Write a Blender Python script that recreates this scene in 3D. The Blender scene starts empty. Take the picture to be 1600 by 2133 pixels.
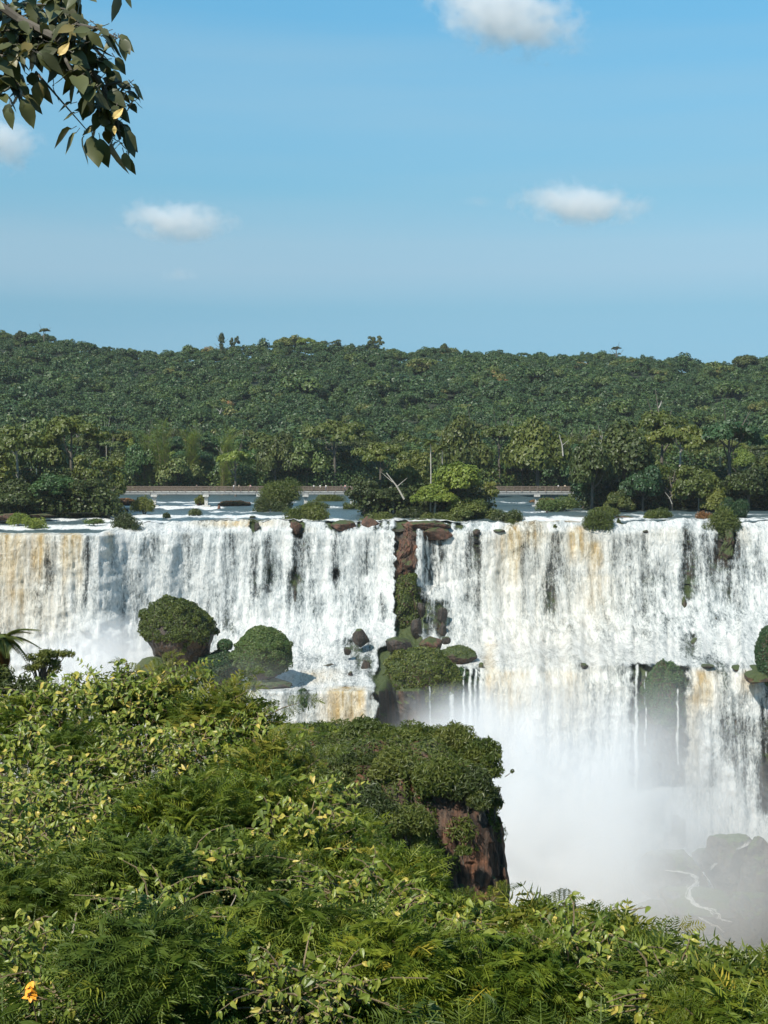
import bpy, math, random
import numpy as np
from mathutils import Vector, Matrix

random.seed(7)
rng = np.random.default_rng(11)
S = bpy.context.scene
COL = S.collection
R = math.radians

# ------------------------------------------------------------------ camera, sky, sun, exposure
PITCH = R(2.6)
FPX = 2962.5                       # focal length in pixels of the 1600 x 2133 photograph
cam_d = bpy.data.cameras.new('camera')
cam = bpy.data.objects.new('camera', cam_d)
COL.objects.link(cam)
cam_d.sensor_fit = 'VERTICAL'
cam_d.sensor_height = 36.0
cam_d.lens = 50.0
cam_d.clip_start = 0.1
cam_d.clip_end = 20000
cam.location = (0, 0, 0)
cam.rotation_euler = (math.pi / 2 - PITCH, 0, 0)
S.camera = cam

SUN_EL = R(48)
SUN_AZ = R(-142)                   # measured from +Y (view direction) towards +X: behind the camera, to the left
sun_vec = Vector((math.sin(SUN_AZ) * math.cos(SUN_EL), math.cos(SUN_AZ) * math.cos(SUN_EL), math.sin(SUN_EL)))
sd = bpy.data.lights.new('sun', 'SUN')
sd.energy = 4.8
sd.angle = R(0.53)
sd.color = (1.0, 0.95, 0.86)
so = bpy.data.objects.new('sun', sd)
COL.objects.link(so)
so.rotation_euler = sun_vec.to_track_quat('Z', 'Y').to_euler()

world = bpy.data.worlds.new('World')
S.world = world
world.use_nodes = True
wt = world.node_tree
wt.nodes.clear()
w_out = wt.nodes.new('ShaderNodeOutputWorld')
w_bg = wt.nodes.new('ShaderNodeBackground')
w_sky = wt.nodes.new('ShaderNodeTexSky')
w_sky.sky_type = 'NISHITA'
w_sky.sun_disc = False
w_sky.sun_elevation = SUN_EL
w_sky.sun_rotation = SUN_AZ % (2 * math.pi)
w_sky.altitude = 200
w_sky.air_density = 1.0
w_sky.dust_density = 0.25
w_sky.ozone_density = 2.2
w_bg.inputs['Strength'].default_value = 0.12
# thin high cirrus veil, streaked along the horizon
w_tc = wt.nodes.new('ShaderNodeTexCoord')
w_mp = wt.nodes.new('ShaderNodeMapping')
w_mp.inputs['Scale'].default_value = (1.3, 1.3, 15.0)
w_mp.inputs['Rotation'].default_value = (R(0), R(-3), 0)
w_mp.inputs['Location'].default_value = (0.35, 0.1, 0.62)
w_nz = wt.nodes.new('ShaderNodeTexNoise')
w_nz.inputs['Scale'].default_value = 1.15
w_nz.inputs['Detail'].default_value = 5.0
w_nz.inputs['Roughness'].default_value = 0.45
w_rp = wt.nodes.new('ShaderNodeMapRange')
w_rp.inputs['From Min'].default_value = 0.44
w_rp.inputs['From Max'].default_value = 0.74
w_rp.inputs['To Min'].default_value = 0.0
w_rp.inputs['To Max'].default_value = 0.4
w_mix = wt.nodes.new('ShaderNodeMix'); w_mix.data_type = 'RGBA'
w_tint = wt.nodes.new('ShaderNodeMix'); w_tint.data_type = 'RGBA'; w_tint.blend_type = 'MULTIPLY'
w_tint.inputs[0].default_value = 1.0
# the sky of the photograph: an even turquoise blue, hardly paler at the horizon
w_sx = wt.nodes.new('ShaderNodeSeparateXYZ')
w_zr = wt.nodes.new('ShaderNodeMapRange')
w_zr.inputs['From Min'].default_value = 0.0
w_zr.inputs['From Max'].default_value = 0.32
w_cr = wt.nodes.new('ShaderNodeValToRGB')
_st = [(.0, (0.235, 0.394, 0.559)), (.18, (0.262, 0.415, 0.564)), (.30, (0.350, 0.499, 0.564)), (.38, (0.550, 0.614, 0.612)), (.44, (0.600, 0.677, 0.644)), (.54, (0.500, 0.740, 0.709)), (.73, (0.575, 0.908, 0.865)), (.92, (0.585, 1.034, 0.997)), (1.0, (0.585, 1.040, 1.002))]
while len(w_cr.color_ramp.elements) < len(_st): w_cr.color_ramp.elements.new(.5)
for e_, (p_, c_) in zip(w_cr.color_ramp.elements, _st): e_.position = p_; e_.color = (*c_, 1)
w_mix.inputs[7].default_value = (2.25, 3.5, 4.35, 1)
wl = wt.links.new
wl(w_tc.outputs['Generated'], w_mp.inputs['Vector'])
wl(w_mp.outputs['Vector'], w_nz.inputs['Vector'])
wl(w_tc.outputs['Generated'], w_sx.inputs[0]); wl(w_sx.outputs['Z'], w_zr.inputs['Value']); wl(w_zr.outputs[0], w_cr.inputs[0]); wl(w_cr.outputs[0], w_tint.inputs[7])
wl(w_nz.outputs['Fac'], w_rp.inputs['Value'])
wl(w_sky.outputs['Color'], w_tint.inputs[6])
wl(w_tint.outputs[2], w_mix.inputs[6])
wl(w_rp.outputs['Result'], w_mix.inputs[0])
wl(w_mix.outputs[2], w_bg.inputs['Color'])
wl(w_bg.outputs['Background'], w_out.inputs['Surface'])

S.view_settings.view_transform = 'Standard'
S.view_settings.look = 'None'
S.view_settings.gamma = 1.0
S.view_settings.exposure = 0.45
S.view_settings.use_curve_mapping = False
S.render.engine = 'CYCLES'
S.render.film_transparent = False
S.cycles.max_bounces = 8
S.cycles.diffuse_bounces = 3
S.cycles.glossy_bounces = 2
S.cycles.transmission_bounces = 3
S.cycles.volume_bounces = 4
S.cycles.transparent_max_bounces = 12
S.cycles.caustics_reflective = False
S.cycles.caustics_refractive = False
S.cycles.use_denoising = True
S.cycles.use_adaptive_sampling = True
S.cycles.adaptive_threshold = 0.02

# ------------------------------------------------------------------ helpers: places
CP, SP = math.cos(PITCH), math.sin(PITCH)
def W(px, py, Y):
    """the point seen at photo pixel (px, py) that lies Y metres ahead (arrays allowed)"""
    dx = (np.asarray(px, float) - 800) / FPX
    dy = (1066.5 - np.asarray(py, float)) / FPX
    fy = CP + dy * SP
    fz = -SP + dy * CP
    k = np.asarray(Y, float) / fy
    return np.stack(np.broadcast_arrays(dx * k, np.asarray(Y, float) + 0 * dx, fz * k), -1)
def WV(px, py, Y):
    return Vector([float(v) for v in W(px, py, Y)])
def M(Y):                           # metres per photo pixel at distance Y
    return Y / FPX

# ------------------------------------------------------------------ helpers: noise
_perm = rng.permutation(4096)
_val = rng.random(4096)
def _h(ix, iy, iz):
    return _val[_perm[(_perm[(_perm[ix & 4095] + iy) & 4095] + iz) & 4095]]
def vnoise(x, y, z=0.0):
    x, y, z = np.broadcast_arrays(np.asarray(x, float), np.asarray(y, float), np.asarray(z, float))
    ix, iy, iz = np.floor(x).astype(int), np.floor(y).astype(int), np.floor(z).astype(int)
    fx, fy, fz = x - ix, y - iy, z - iz
    fx, fy, fz = fx * fx * (3 - 2 * fx), fy * fy * (3 - 2 * fy), fz * fz * (3 - 2 * fz)
    r = 0
    for a in (0, 1):
        for b in (0, 1):
            for c in (0, 1):
                r = r + _h(ix + a, iy + b, iz + c) * (fx if a else 1 - fx) * (fy if b else 1 - fy) * (fz if c else 1 - fz)
    return r
def fbm(x, y, z=0.0, o=4, g=0.5):
    s, a, t = 0, 1.0, 0
    for i in range(o):
        s = s + a * vnoise(np.asarray(x) * 2 ** i + 17.3 * i, np.asarray(y) * 2 ** i + 5.1 * i, np.asarray(z) * 2 ** i + 9.7 * i)
        t += a
        a *= g
    return s / t
def sstep(a, b, x):
    t = np.clip((x - a) / (b - a), 0, 1)
    return t * t * (3 - 2 * t)

# ------------------------------------------------------------------ helpers: objects
def tag(o, label=None, cat=None, group=None, kind=None):
    if label: o['label'] = label
    if cat: o['category'] = cat
    if group: o['group'] = group
    if kind: o['kind'] = kind
    return o
def mesh(name, V, Fc, mat=None, attrs=None, smooth=False):
    """V (n,3); Fc (m,k) all faces with k corners"""
    V = np.ascontiguousarray(V, dtype=np.float32)
    Fc = np.ascontiguousarray(Fc, dtype=np.int32)
    me = bpy.data.meshes.new(name)
    m, k = Fc.shape
    me.vertices.add(len(V)); me.vertices.foreach_set('co', V.ravel())
    me.loops.add(m * k); me.loops.foreach_set('vertex_index', Fc.ravel())
    me.polygons.add(m)
    me.polygons.foreach_set('loop_start', np.arange(0, m * k, k, dtype=np.int32))
    me.update(calc_edges=True)
    me.polygons.foreach_set('use_smooth', np.full(m, smooth))
    if attrs:
        for n, a in attrs.items():
            at = me.attributes.new(n, 'FLOAT', 'POINT')
            at.data.foreach_set('value', np.asarray(a, dtype=np.float32).ravel())
    if mat: me.materials.append(mat)
    me.validate()
    return me
def obj(name, me, parent=None, loc=None, rot=None, scale=None):
    o = bpy.data.objects.new(name, me)
    COL.objects.link(o)
    if parent: o.parent = parent
    if loc is not None: o.location = loc
    if rot is not None: o.rotation_euler = rot
    if scale is not None: o.scale = (scale,) * 3 if isinstance(scale, (int, float)) else scale
    return o
def grid_faces(nr, nc, mask=None):
    i = np.arange((nr - 1) * (nc - 1)).reshape(nr - 1, nc - 1)
    r, c = np.divmod(i, nc - 1)
    a = r * nc + c
    f = np.stack([a, a + nc, a + nc + 1, a + 1], -1)
    if mask is not None: f = f[mask]
    return f.reshape(-1, 4)
def tube(pts, radii, n=6):
    """closed tapering tube through pts; returns V, quads"""
    pts = [Vector(p) for p in pts]
    V, Q = [], []
    side = None
    for i, p in enumerate(pts):
        d = (pts[min(i + 1, len(pts) - 1)] - pts[max(i - 1, 0)])
        d = d.normalized() if d.length > 1e-9 else Vector((0, 0, 1))
        if side is None:
            side = d.cross(Vector((0.31, 0.2, 0.9)))
            if side.length < 1e-3: side = d.cross(Vector((1, 0, 0)))
        side = (side - d * side.dot(d)).normalized()
        up = d.cross(side)
        for k in range(n):
            a = 2 * math.pi * k / n
            V.append(p + (side * math.cos(a) + up * math.sin(a)) * radii[i])
    for i in range(len(pts) - 1):
        for k in range(n):
            Q.append((i * n + k, i * n + (k + 1) % n, (i + 1) * n + (k + 1) % n, (i + 1) * n + k))
    b = len(V)
    V.append(pts[0]); V.append(pts[-1])
    for k in range(n):
        Q.append((b, (k + 1) % n, k, k))
        Q.append((b + 1, (len(pts) - 1) * n + k, (len(pts) - 1) * n + (k + 1) % n, (len(pts) - 1) * n + (k + 1) % n))
    return np.array([tuple(v) for v in V]), Q
class Bag:
    """collects pieces into one mesh"""
    def __init__(s): s.v, s.f, s.n, s.a = [], [], 0, []
    def add(s, V, Fc, a=0.0):
        V = np.asarray(V, float)
        Fc = [tuple(dict.fromkeys(f)) for f in (Fc.tolist() if isinstance(Fc, np.ndarray) else Fc)]
        s.v.append(V); s.f += [tuple(i + s.n for i in f) for f in Fc]
        s.n += len(V); s.a.append(np.full(len(V), a))
    def tube(s, pts, radii, n=6, a=0.0):
        V, Q = tube(pts, radii if hasattr(radii, '__len__') else [radii] * len(pts), n)
        s.add(V, Q, a)
    def box(s, c, d, rz=0.0, a=0.0):
        x, y, z = d[0] / 2, d[1] / 2, d[2] / 2
        V = np.array([(i, j, k) for i in (-x, x) for j in (-y, y) for k in (-z, z)])
        cs, sn = math.cos(rz), math.sin(rz)
        V = np.stack([V[:, 0] * cs - V[:, 1] * sn, V[:, 0] * sn + V[:, 1] * cs, V[:, 2]], -1) + np.array(c)
        s.add(V, [(0, 1, 3, 2), (4, 6, 7, 5), (0, 4, 5, 1), (2, 3, 7, 6), (0, 2, 6, 4), (1, 5, 7, 3)], a)
    def mesh(s, name, mat, smooth=False):
        me = bpy.data.meshes.new(name)
        me.from_pydata(np.concatenate(s.v).tolist(), [], s.f)
        at = me.attributes.new('var', 'FLOAT', 'POINT')
        at.data.foreach_set('value', np.concatenate(s.a).astype(np.float32))
        me.materials.append(mat)
        me.polygons.foreach_set('use_smooth', np.full(len(me.polygons), smooth))
        me.update()
        return me
def rand_rot(nrm, spin, n=None):
    """(n,3,3) matrices whose local z is nrm and which spin about it"""
    z = nrm / np.linalg.norm(nrm, axis=1, keepdims=True)
    ref = np.where(np.abs(z[:, 2:3]) > 0.95, np.array([[1.0, 0, 0]]), np.array([[0, 0, 1.0]]))
    x = np.cross(ref, z); x /= np.linalg.norm(x, axis=1, keepdims=True)
    y = np.cross(z, x)
    c, s_ = np.cos(spin)[:, None], np.sin(spin)[:, None]
    return np.stack([x * c + y * s_, -x * s_ + y * c, z], -1)
def frame_rot(d, up):
    """local y along d, local z near up"""
    y = d / np.linalg.norm(d, axis=1, keepdims=True)
    x = np.cross(y, up); x /= np.linalg.norm(x, axis=1, keepdims=True) + 1e-9
    z = np.cross(x, y)
    return np.stack([x, y, z], -1)
def replicate(T, Rm, sc, pos, var):
    """template (V, F) copied under rotations Rm, scales sc, positions pos, with a value per copy"""
    V, Fc = T
    n = len(pos)
    out = np.einsum('nij,vj->nvi', Rm, V) * np.asarray(sc).reshape(n, 1, 1) + pos[:, None, :]
    Ff = Fc[None] + (np.arange(n) * len(V))[:, None, None]
    return out.reshape(-1, 3), Ff.reshape(-1, Fc.shape[1]), np.repeat(var, len(V))

# ------------------------------------------------------------------ materials
def newmat(name):
    m = bpy.data.materials.new(name); m.use_nodes = True
    nt = m.node_tree; nt.nodes.clear()
    out = nt.nodes.new('ShaderNodeOutputMaterial')
    return m, nt, out
class NB:
    def __init__(s, nt): s.nt = nt
    def n(s, t, **k):
        nd = s.nt.nodes.new('ShaderNode' + t)
        for a, b in k.items(): setattr(nd, a, b)
        return nd
    def link(s, a, b): s.nt.links.new(a, b)
    def noise(s, vec, scale, detail=4, rough=0.5, dist=0.0):
        nd = s.n('TexNoise'); nd.inputs['Scale'].default_value = scale; nd.inputs['Detail'].default_value = detail
        nd.inputs['Roughness'].default_value = rough; nd.inputs['Distortion'].default_value = dist
        if vec is not None: s.link(vec, nd.inputs['Vector'])
        return nd.outputs['Fac']
    def mapping(s, vec, scale=(1, 1, 1), loc=(0, 0, 0)):
        nd = s.n('Mapping'); nd.inputs['Scale'].default_value = scale; nd.inputs['Location'].default_value = loc
        s.link(vec, nd.inputs['Vector']); return nd.outputs['Vector']
    def rng(s, v, a, b, c=0.0, d=1.0, smooth=False):
        nd = s.n('MapRange'); nd.clamp = True
        if smooth: nd.interpolation_type = 'SMOOTHSTEP'
        for i, x in zip((1, 2, 3, 4), (a, b, c, d)): nd.inputs[i].default_value = x
        s.link(v, nd.inputs[0]); return nd.outputs[0]
    def math(s, op, a, b=None):
        nd = s.n('Math', operation=op)
        for i, x in enumerate((a, b)):
            if x is None: continue
            if isinstance(x, (int, float)): nd.inputs[i].default_value = x
            else: s.link(x, nd.inputs[i])
        return nd.outputs[0]
    def mix(s, f, a, b, mode='MIX'):
        nd = s.n('Mix', data_type='RGBA', blend_type=mode)
        for i, x in zip((0, 6, 7), (f, a, b)):
            if isinstance(x, (int, float)): nd.inputs[i].default_value = x
            elif isinstance(x, tuple): nd.inputs[i].default_value = (*x, 1) if len(x) == 3 else x
            else: s.link(x, nd.inputs[i])
        return nd.outputs[2]
    def ramp(s, f, stops):
        nd = s.n('ValToRGB'); cr = nd.color_ramp
        while len(cr.elements) < len(stops): cr.elements.new(0.5)
        for e, (p, c) in zip(cr.elements, stops): e.position = p; e.color = (*c, 1)
        s.link(f, nd.inputs[0]); return nd.outputs[0]
    def attr(s, name):
        nd = s.n('Attribute'); nd.attribute_name = name; return nd.outputs['Fac']
    def bump(s, h, strength, dist, normal=None):
        nd = s.n('Bump'); nd.inputs['Strength'].default_value = strength; nd.inputs['Distance'].default_value = dist
        s.link(h, nd.inputs['Height']); return nd.outputs[0]
def leaf_mat(name, stops, use_obj=True, use_attr=True, trans=0.25, rough=0.45, spec=0.3, huevar=0.3, inst=None):
    """foliage: colour by each leaf's own value and each plant's own random value"""
    m, nt, out = newmat(name); b = NB(nt)
    f = None
    if use_attr: f = b.attr('var')
    if use_obj:
        r = b.n('ObjectInfo').outputs['Random']
        f = r if f is None else b.math('ADD', b.math('MULTIPLY', f, 1 - huevar), b.math('MULTIPLY', r, huevar))
    if inst:
        ia = b.n('Attribute'); ia.attribute_type = 'INSTANCER'; ia.attribute_name = inst
        f = b.math('ADD', b.math('MULTIPLY', f, .42), b.math('MULTIPLY', ia.outputs['Fac'], .62))
    c = b.ramp(f, stops)
    p = b.n('BsdfPrincipled'); b.link(c, p.inputs['Base Color'])
    p.inputs['Roughness'].default_value = rough
    p.inputs['Specular IOR Level'].default_value = spec
    if trans > 0:
        t = b.n('BsdfTranslucent')
        b.link(b.mix(1.0, c, (1.5, 1.6, 0.7), 'MULTIPLY'), t.inputs['Color'])
        mx = b.n('MixShader'); mx.inputs[0].default_value = trans
        b.link(p.outputs[0], mx.inputs[1]); b.link(t.outputs[0], mx.inputs[2]); b.link(mx.outputs[0], out.inputs[0])
    else: b.link(p.outputs[0], out.inputs[0])
    return m
def rock_mat(name, dark, light, red, moss=0.0, wet=0.4, scale=1.0, vert=1.0, streaks=False):
    m, nt, out = newmat(name); b = NB(nt)
    g = b.n('NewGeometry'); pos = g.outputs['Position']
    mp = b.mapping(pos, (1 * scale, 1 * scale, scale / vert))
    n1 = b.noise(mp, 0.35, 6, 0.6, 0.4)
    n2 = b.noise(mp, 1.7, 6, 0.65, 0.2)
    n3 = b.noise(b.mapping(pos, (scale, scale, 0.12 * scale)), 1.2, 5, 0.6)
    c = b.mix(b.rng(n2, 0.35, 0.65), dark, light)
    c = b.mix(b.rng(n3, 0.45, 0.66, 0, 0.9), c, red)
    c = b.mix(b.rng(n1, 0.5, 0.72, 0, 0.7), c, tuple(x * 0.5 for x in dark))
    if streaks:
        n4 = b.noise(b.mapping(pos, (scale * .8, scale * .8, 0.05 * scale), (9, 3, 1)), 1.0, 4, .6)
        c = b.mix(b.rng(n4, .40, .52, .7, 0), c, (.018, .014, .012))
        n5 = b.noise(b.mapping(pos, (scale * .3, scale * .3, 0.16 * scale), (2, 7, 4)), 1.0, 4, .6)
        c = b.mix(b.rng(n5, .54, .66, 0, .8), c, (.20, .088, .046))
    if moss > 0:
        sx = b.n('SeparateXYZ'); b.link(g.outputs['Normal'], sx.inputs[0])
        up = b.math('ADD', sx.outputs['Z'], b.math('MULTIPLY', b.math('SUBTRACT', n1, 0.5), 2.2))
        c = b.mix(b.rng(up, 0.75 - moss, 1.05 - moss), c, b.mix(n2, (0.030, 0.045, 0.014), (0.075, 0.095, 0.030)))
    p = b.n('BsdfPrincipled'); b.link(c, p.inputs['Base Color'])
    p.inputs['Roughness'].default_value = 0.95 - wet * 0.6
    p.inputs['Specular IOR Level'].default_value = 0.35
    h = b.math('ADD', n2, b.math('MULTIPLY', n1, 0.6))
    b.link(b.bump(h, 0.9, 0.5 / scale), p.inputs['Normal'])
    b.link(p.outputs[0], out.inputs[0])
    return m
def plain_mat(name, col, rough=0.7, var=0.0):
    m, nt, out = newmat(name); b = NB(nt)
    p = b.n('BsdfPrincipled')
    nz = b.noise(b.n('NewGeometry').outputs['Position'], 3.0, 4)
    b.link(b.mix(b.rng(nz, 0.3, 0.7), tuple(x * (1 - 0.25) for x in col), tuple(min(1, x * 1.2) for x in col)), p.inputs['Base Color'])
    p.inputs['Roughness'].default_value = rough
    b.link(p.outputs[0], out.inputs[0])
    return m

MAT = {}
MAT['bark'] = plain_mat('bark', (0.10, 0.085, 0.065), 0.9)
MAT['palebark'] = plain_mat('pale_bark', (0.36, 0.33, 0.28), 0.85)
MAT['twig'] = plain_mat('twig_bark', (0.16, 0.115, 0.06), 0.8)
MAT['far'] = leaf_mat('forest_leaves', [(0.0, (0.023, 0.047, 0.018)), (0.35, (0.037, 0.077, 0.028)), (0.6, (0.053, 0.098, 0.026)),
                                         (0.82, (0.090, 0.122, 0.029)), (0.95, (0.145, 0.152, 0.046)), (1.0, (0.221, 0.130, 0.066))], trans=0.15, huevar=0.72)
MASS_STOPS = [(0.0, (0.025, 0.046, 0.015)), (0.3, (0.041, 0.075, 0.024)), (0.55, (0.061, 0.099, 0.024)),
                                         (0.80, (0.103, 0.122, 0.027)), (0.93, (0.196, 0.162, 0.050)), (1.0, (0.329, 0.148, 0.071))]
MAT['mass'] = leaf_mat('hillside_forest_leaves', MASS_STOPS, use_obj=False, trans=0.12)
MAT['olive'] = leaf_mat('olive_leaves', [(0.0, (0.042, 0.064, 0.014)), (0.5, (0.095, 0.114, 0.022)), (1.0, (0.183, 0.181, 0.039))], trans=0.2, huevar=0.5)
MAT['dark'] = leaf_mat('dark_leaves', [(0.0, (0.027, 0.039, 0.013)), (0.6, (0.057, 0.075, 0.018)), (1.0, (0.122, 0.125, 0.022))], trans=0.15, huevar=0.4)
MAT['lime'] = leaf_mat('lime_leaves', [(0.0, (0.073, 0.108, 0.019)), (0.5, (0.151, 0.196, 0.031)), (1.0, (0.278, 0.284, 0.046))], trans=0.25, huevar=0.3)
MAT['shrub'] = leaf_mat('shrub_leaves', [(0.0, (0.029, 0.044, 0.010)), (0.5, (0.075, 0.100, 0.018)), (0.85, (0.126, 0.139, 0.028)), (1.0, (0.206, 0.171, 0.052))], trans=0.25, huevar=0.35)
MAT['rust'] = leaf_mat('rust_leaves', [(0.0, (0.105, 0.048, 0.021)), (0.5, (0.206, 0.100, 0.034)), (1.0, (0.192, 0.158, 0.046))], trans=0.15)
MAT['cliff'] = rock_mat('wet_basalt', (0.020, 0.020, 0.020), (0.060, 0.058, 0.052), (0.085, 0.048, 0.030), moss=0.42, wet=0.6, scale=0.7, vert=2.5)
MAT['redrock'] = rock_mat('red_basalt', (0.040, 0.025, 0.018), (0.115, 0.068, 0.048), (0.17, 0.075, 0.045), moss=0.14, wet=0.2, scale=1.4, vert=1.5)
MAT['mossrock'] = rock_mat('mossy_basalt', (0.030, 0.024, 0.018), (0.085, 0.060, 0.042), (0.13, 0.065, 0.038), moss=0.75, wet=0.4, scale=1.0)
MAT['boulder'] = rock_mat('dark_boulder', (0.016, 0.015, 0.013), (0.055, 0.045, 0.036), (0.075, 0.045, 0.03), moss=0.18, wet=0.8, scale=1.6)
MAT['fgcliff'] = rock_mat('red_brown_cliff', (0.030, 0.020, 0.014), (0.125, 0.085, 0.060), (0.15, 0.070, 0.040), moss=0.08, wet=0.1, scale=4.0, vert=6.0, streaks=True)
MAT['greyrock'] = rock_mat('grey_brown_rock', (0.022, 0.020, 0.018), (0.085, 0.078, 0.065), (0.08, 0.06, 0.045), moss=0.2, wet=0.5, scale=1.0)
MAT['soil'] = plain_mat('forest_soil', (0.018, 0.028, 0.012), 1.0)

def water_mat(name, lower=False):
    """falling water: torn white strands over whatever stands behind"""
    m, nt, out = newmat(name); b = NB(nt)
    pos = b.n('NewGeometry').outputs['Position']
    fine = b.noise(b.mapping(pos, (2.6, 0.6, 0.9)), 1.0, 6, 0.7, 0.5)
    speck = b.noise(b.mapping(pos, (3.4, 1.2, 1.3)), 1.0, 4, 0.75, 0.6)
    strand = b.noise(b.mapping(pos, (0.9, 0.3, 0.055)), 1.0, 5, 0.6, 0.3)
    lump = b.noise(b.mapping(pos, (1.2, 0.8, 0.8)), 1.0, 6, 0.7, 0.8)
    dens = b.attr('dens'); tint = b.attr('tint')
    tex = b.math('ADD', b.math('MULTIPLY', strand, 0.40), b.math('ADD', b.math('MULTIPLY', fine, 0.30), b.math('ADD', b.math('MULTIPLY', lump, 0.30), b.math('MULTIPLY', speck, .42))))
    tex = b.math('SUBTRACT', tex, 0.71)
    a = b.math('ADD', b.math('MULTIPLY', tex, 5.4), b.math('MULTIPLY', b.math('SUBTRACT', dens, 0.5), 3.1))
    a = b.rng(a, -1.15, 0.75, 0.0, 1.0, True)
    mot = b.math('ADD', b.math('MULTIPLY', tex, 1.9), b.math('MULTIPLY', b.math('SUBTRACT', dens, .75), .45))
    foam = b.mix(b.rng(mot, -0.22, 0.14), (0.37, 0.41, 0.41), (0.745, 0.74, 0.705))
    brown = b.mix(b.rng(strand, 0.36, 0.64), (0.56, 0.36, 0.11), (0.67, 0.54, 0.29))
    tf = b.math('MULTIPLY', tint, b.rng(b.math('ADD', strand, b.math('MULTIPLY', lump, 0.5)), 0.56, 0.94, 1.0, 0.3))
    c = b.mix(tf, foam, b.mix(b.rng(mot, -.25, .15), b.mix(.45, brown, (.25, .2, .13)), brown))
    p = b.n('BsdfPrincipled'); b.link(c, p.inputs['Base Color'])
    p.inputs['Roughness'].default_value = 0.6
    p.inputs['Specular IOR Level'].default_value = 0.2
    b.link(b.bump(b.math('ADD', fine, b.math('ADD', b.math('MULTIPLY', lump, 1.1), b.math('ADD', strand, speck))), 0.75, 0.8), p.inputs['Normal'])
    t = b.n('BsdfTransparent'); t.inputs['Color'].default_value = (0.9, 0.93, 0.92, 1)
    mx = b.n('MixShader'); b.link(a, mx.inputs[0]); b.link(t.outputs[0], mx.inputs[1]); b.link(p.outputs[0], mx.inputs[2])
    b.link(mx.outputs[0], out.inputs[0])
    return m
MAT['fall'] = water_mat('falling_water')

def river_mat():
    m, nt, out = newmat('river_water'); b = NB(nt)
    pos = b.n('NewGeometry').outputs['Position']
    n1 = b.noise(b.mapping(pos, (0.35, 0.18, 1.0)), 1.0, 6, 0.65, 0.6)
    n2 = b.noise(b.mapping(pos, (1.4, 0.5, 1.0)), 1.0, 6, 0.7, 0.5)
    n3 = b.noise(b.mapping(pos, (0.05, 0.03, 1.0)), 1.0, 3, 0.5)
    foam = b.attr('foam')
    f = b.math('ADD', b.math('MULTIPLY', n1, 0.55), b.math('ADD', b.math('MULTIPLY', n2, 0.45), b.math('MULTIPLY', b.math('SUBTRACT', foam, 0.5), 0.62)))
    f = b.rng(f, 0.52, 0.72, 0, 1, True)
    base = b.mix(n3, (0.055, 0.095, 0.115), (0.085, 0.115, 0.115))
    p = b.n('BsdfPrincipled')
    b.link(b.mix(f, b.mix(b.attr('tint'), base, (0.45, 0.29, 0.12)), (0.68, 0.68, 0.65)), p.inputs['Base Color'])
    b.link(b.rng(f, 0, 1, 0.28, 0.6), p.inputs['Roughness'])
    p.inputs['IOR'].default_value = 1.33
    b.link(b.bump(b.math('ADD', n1, b.math('MULTIPLY', n2, 0.6)), 1.0, 0.8), p.inputs['Normal'])
    b.link(p.outputs[0], out.inputs[0])
    return m
MAT['river'] = river_mat()

# ================================================================== THE LARGE SETTING
# ------------------------------------------------------------------ profile of the falls: for some columns of the view, (pixel row, metres ahead) from the
# river behind the lip down to the gorge; the face runs between them
PROF_X = [-420, 205, 262, 420, 540, 790, 822, 878, 900, 1010, 1300, 1430, 1520, 2000]
PROF = [
    [(1110, 289), (1115, 285), (1200, 284), (1300, 282), (1400, 280), (1450, 279), (1600, 278), (1850, 276), (2080, 274)],
    [(1110, 289), (1115, 285), (1200, 284), (1300, 282), (1400, 280), (1450, 279), (1600, 278), (1850, 276), (2080, 274)],
    [(1092, 299), (1111, 293), (1200, 291), (1300, 289), (1400, 286), (1450, 285), (1600, 283), (1850, 281), (2080, 279)],
    [(1085, 304), (1108, 300), (1200, 298), (1300, 296), (1380, 290), (1425, 283), (1600, 280), (1850, 277), (2080, 274)],
    [(1085, 304), (1106, 300), (1200, 298), (1290, 294), (1370, 280), (1432, 262), (1441, 256), (1700, 254), (2080, 250)],
    [(1085, 304), (1106, 300), (1200, 298), (1290, 293), (1350, 283), (1430, 262), (1440, 256), (1700, 254), (2080, 250)],
    [(1085, 303), (1104, 298), (1200, 295), (1290, 291), (1342, 285), (1392, 270), (1440, 265), (1700, 262), (2080, 256)],
    [(1085, 303), (1104, 298), (1200, 295), (1290, 291), (1342, 285), (1392, 270), (1440, 265), (1700, 262), (2080, 256)],
    [(1085, 304), (1108, 301), (1218, 299), (1226, 295), (1340, 289), (1388, 272), (1430, 268), (1700, 264), (2080, 258)],
    [(1088, 303), (1108, 300), (1200, 298), (1280, 295), (1345, 288), (1393, 271), (1430, 268), (1700, 265), (2080, 258)],
    [(1086, 303), (1107, 300), (1200, 298), (1280, 294), (1340, 286), (1388, 270), (1430, 267), (1700, 264), (2080, 257)],
    [(1082, 305), (1106, 300), (1200, 298), (1270, 294), (1330, 285), (1385, 270), (1430, 267), (1700, 264), (2080, 257)],
    [(1088, 303), (1108, 300), (1200, 297), (1270, 293), (1330, 284), (1400, 268), (1440, 265), (1700, 262), (2080, 255)],
    [(1088, 303), (1108, 300), (1200, 297), (1270, 293), (1330, 284), (1400, 268), (1440, 265), (1700, 262), (2080, 255)],
]
def lip_wave(px):
    px = np.asarray(px, float)
    return ((fbm(px / 26, px * 0, 5.5, 3) - .5) * 14 + (fbm(px / 9, px * 0, 2.5, 2) - .5) * 7) * (.3 + .7 * sstep(215, 300, px))
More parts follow.
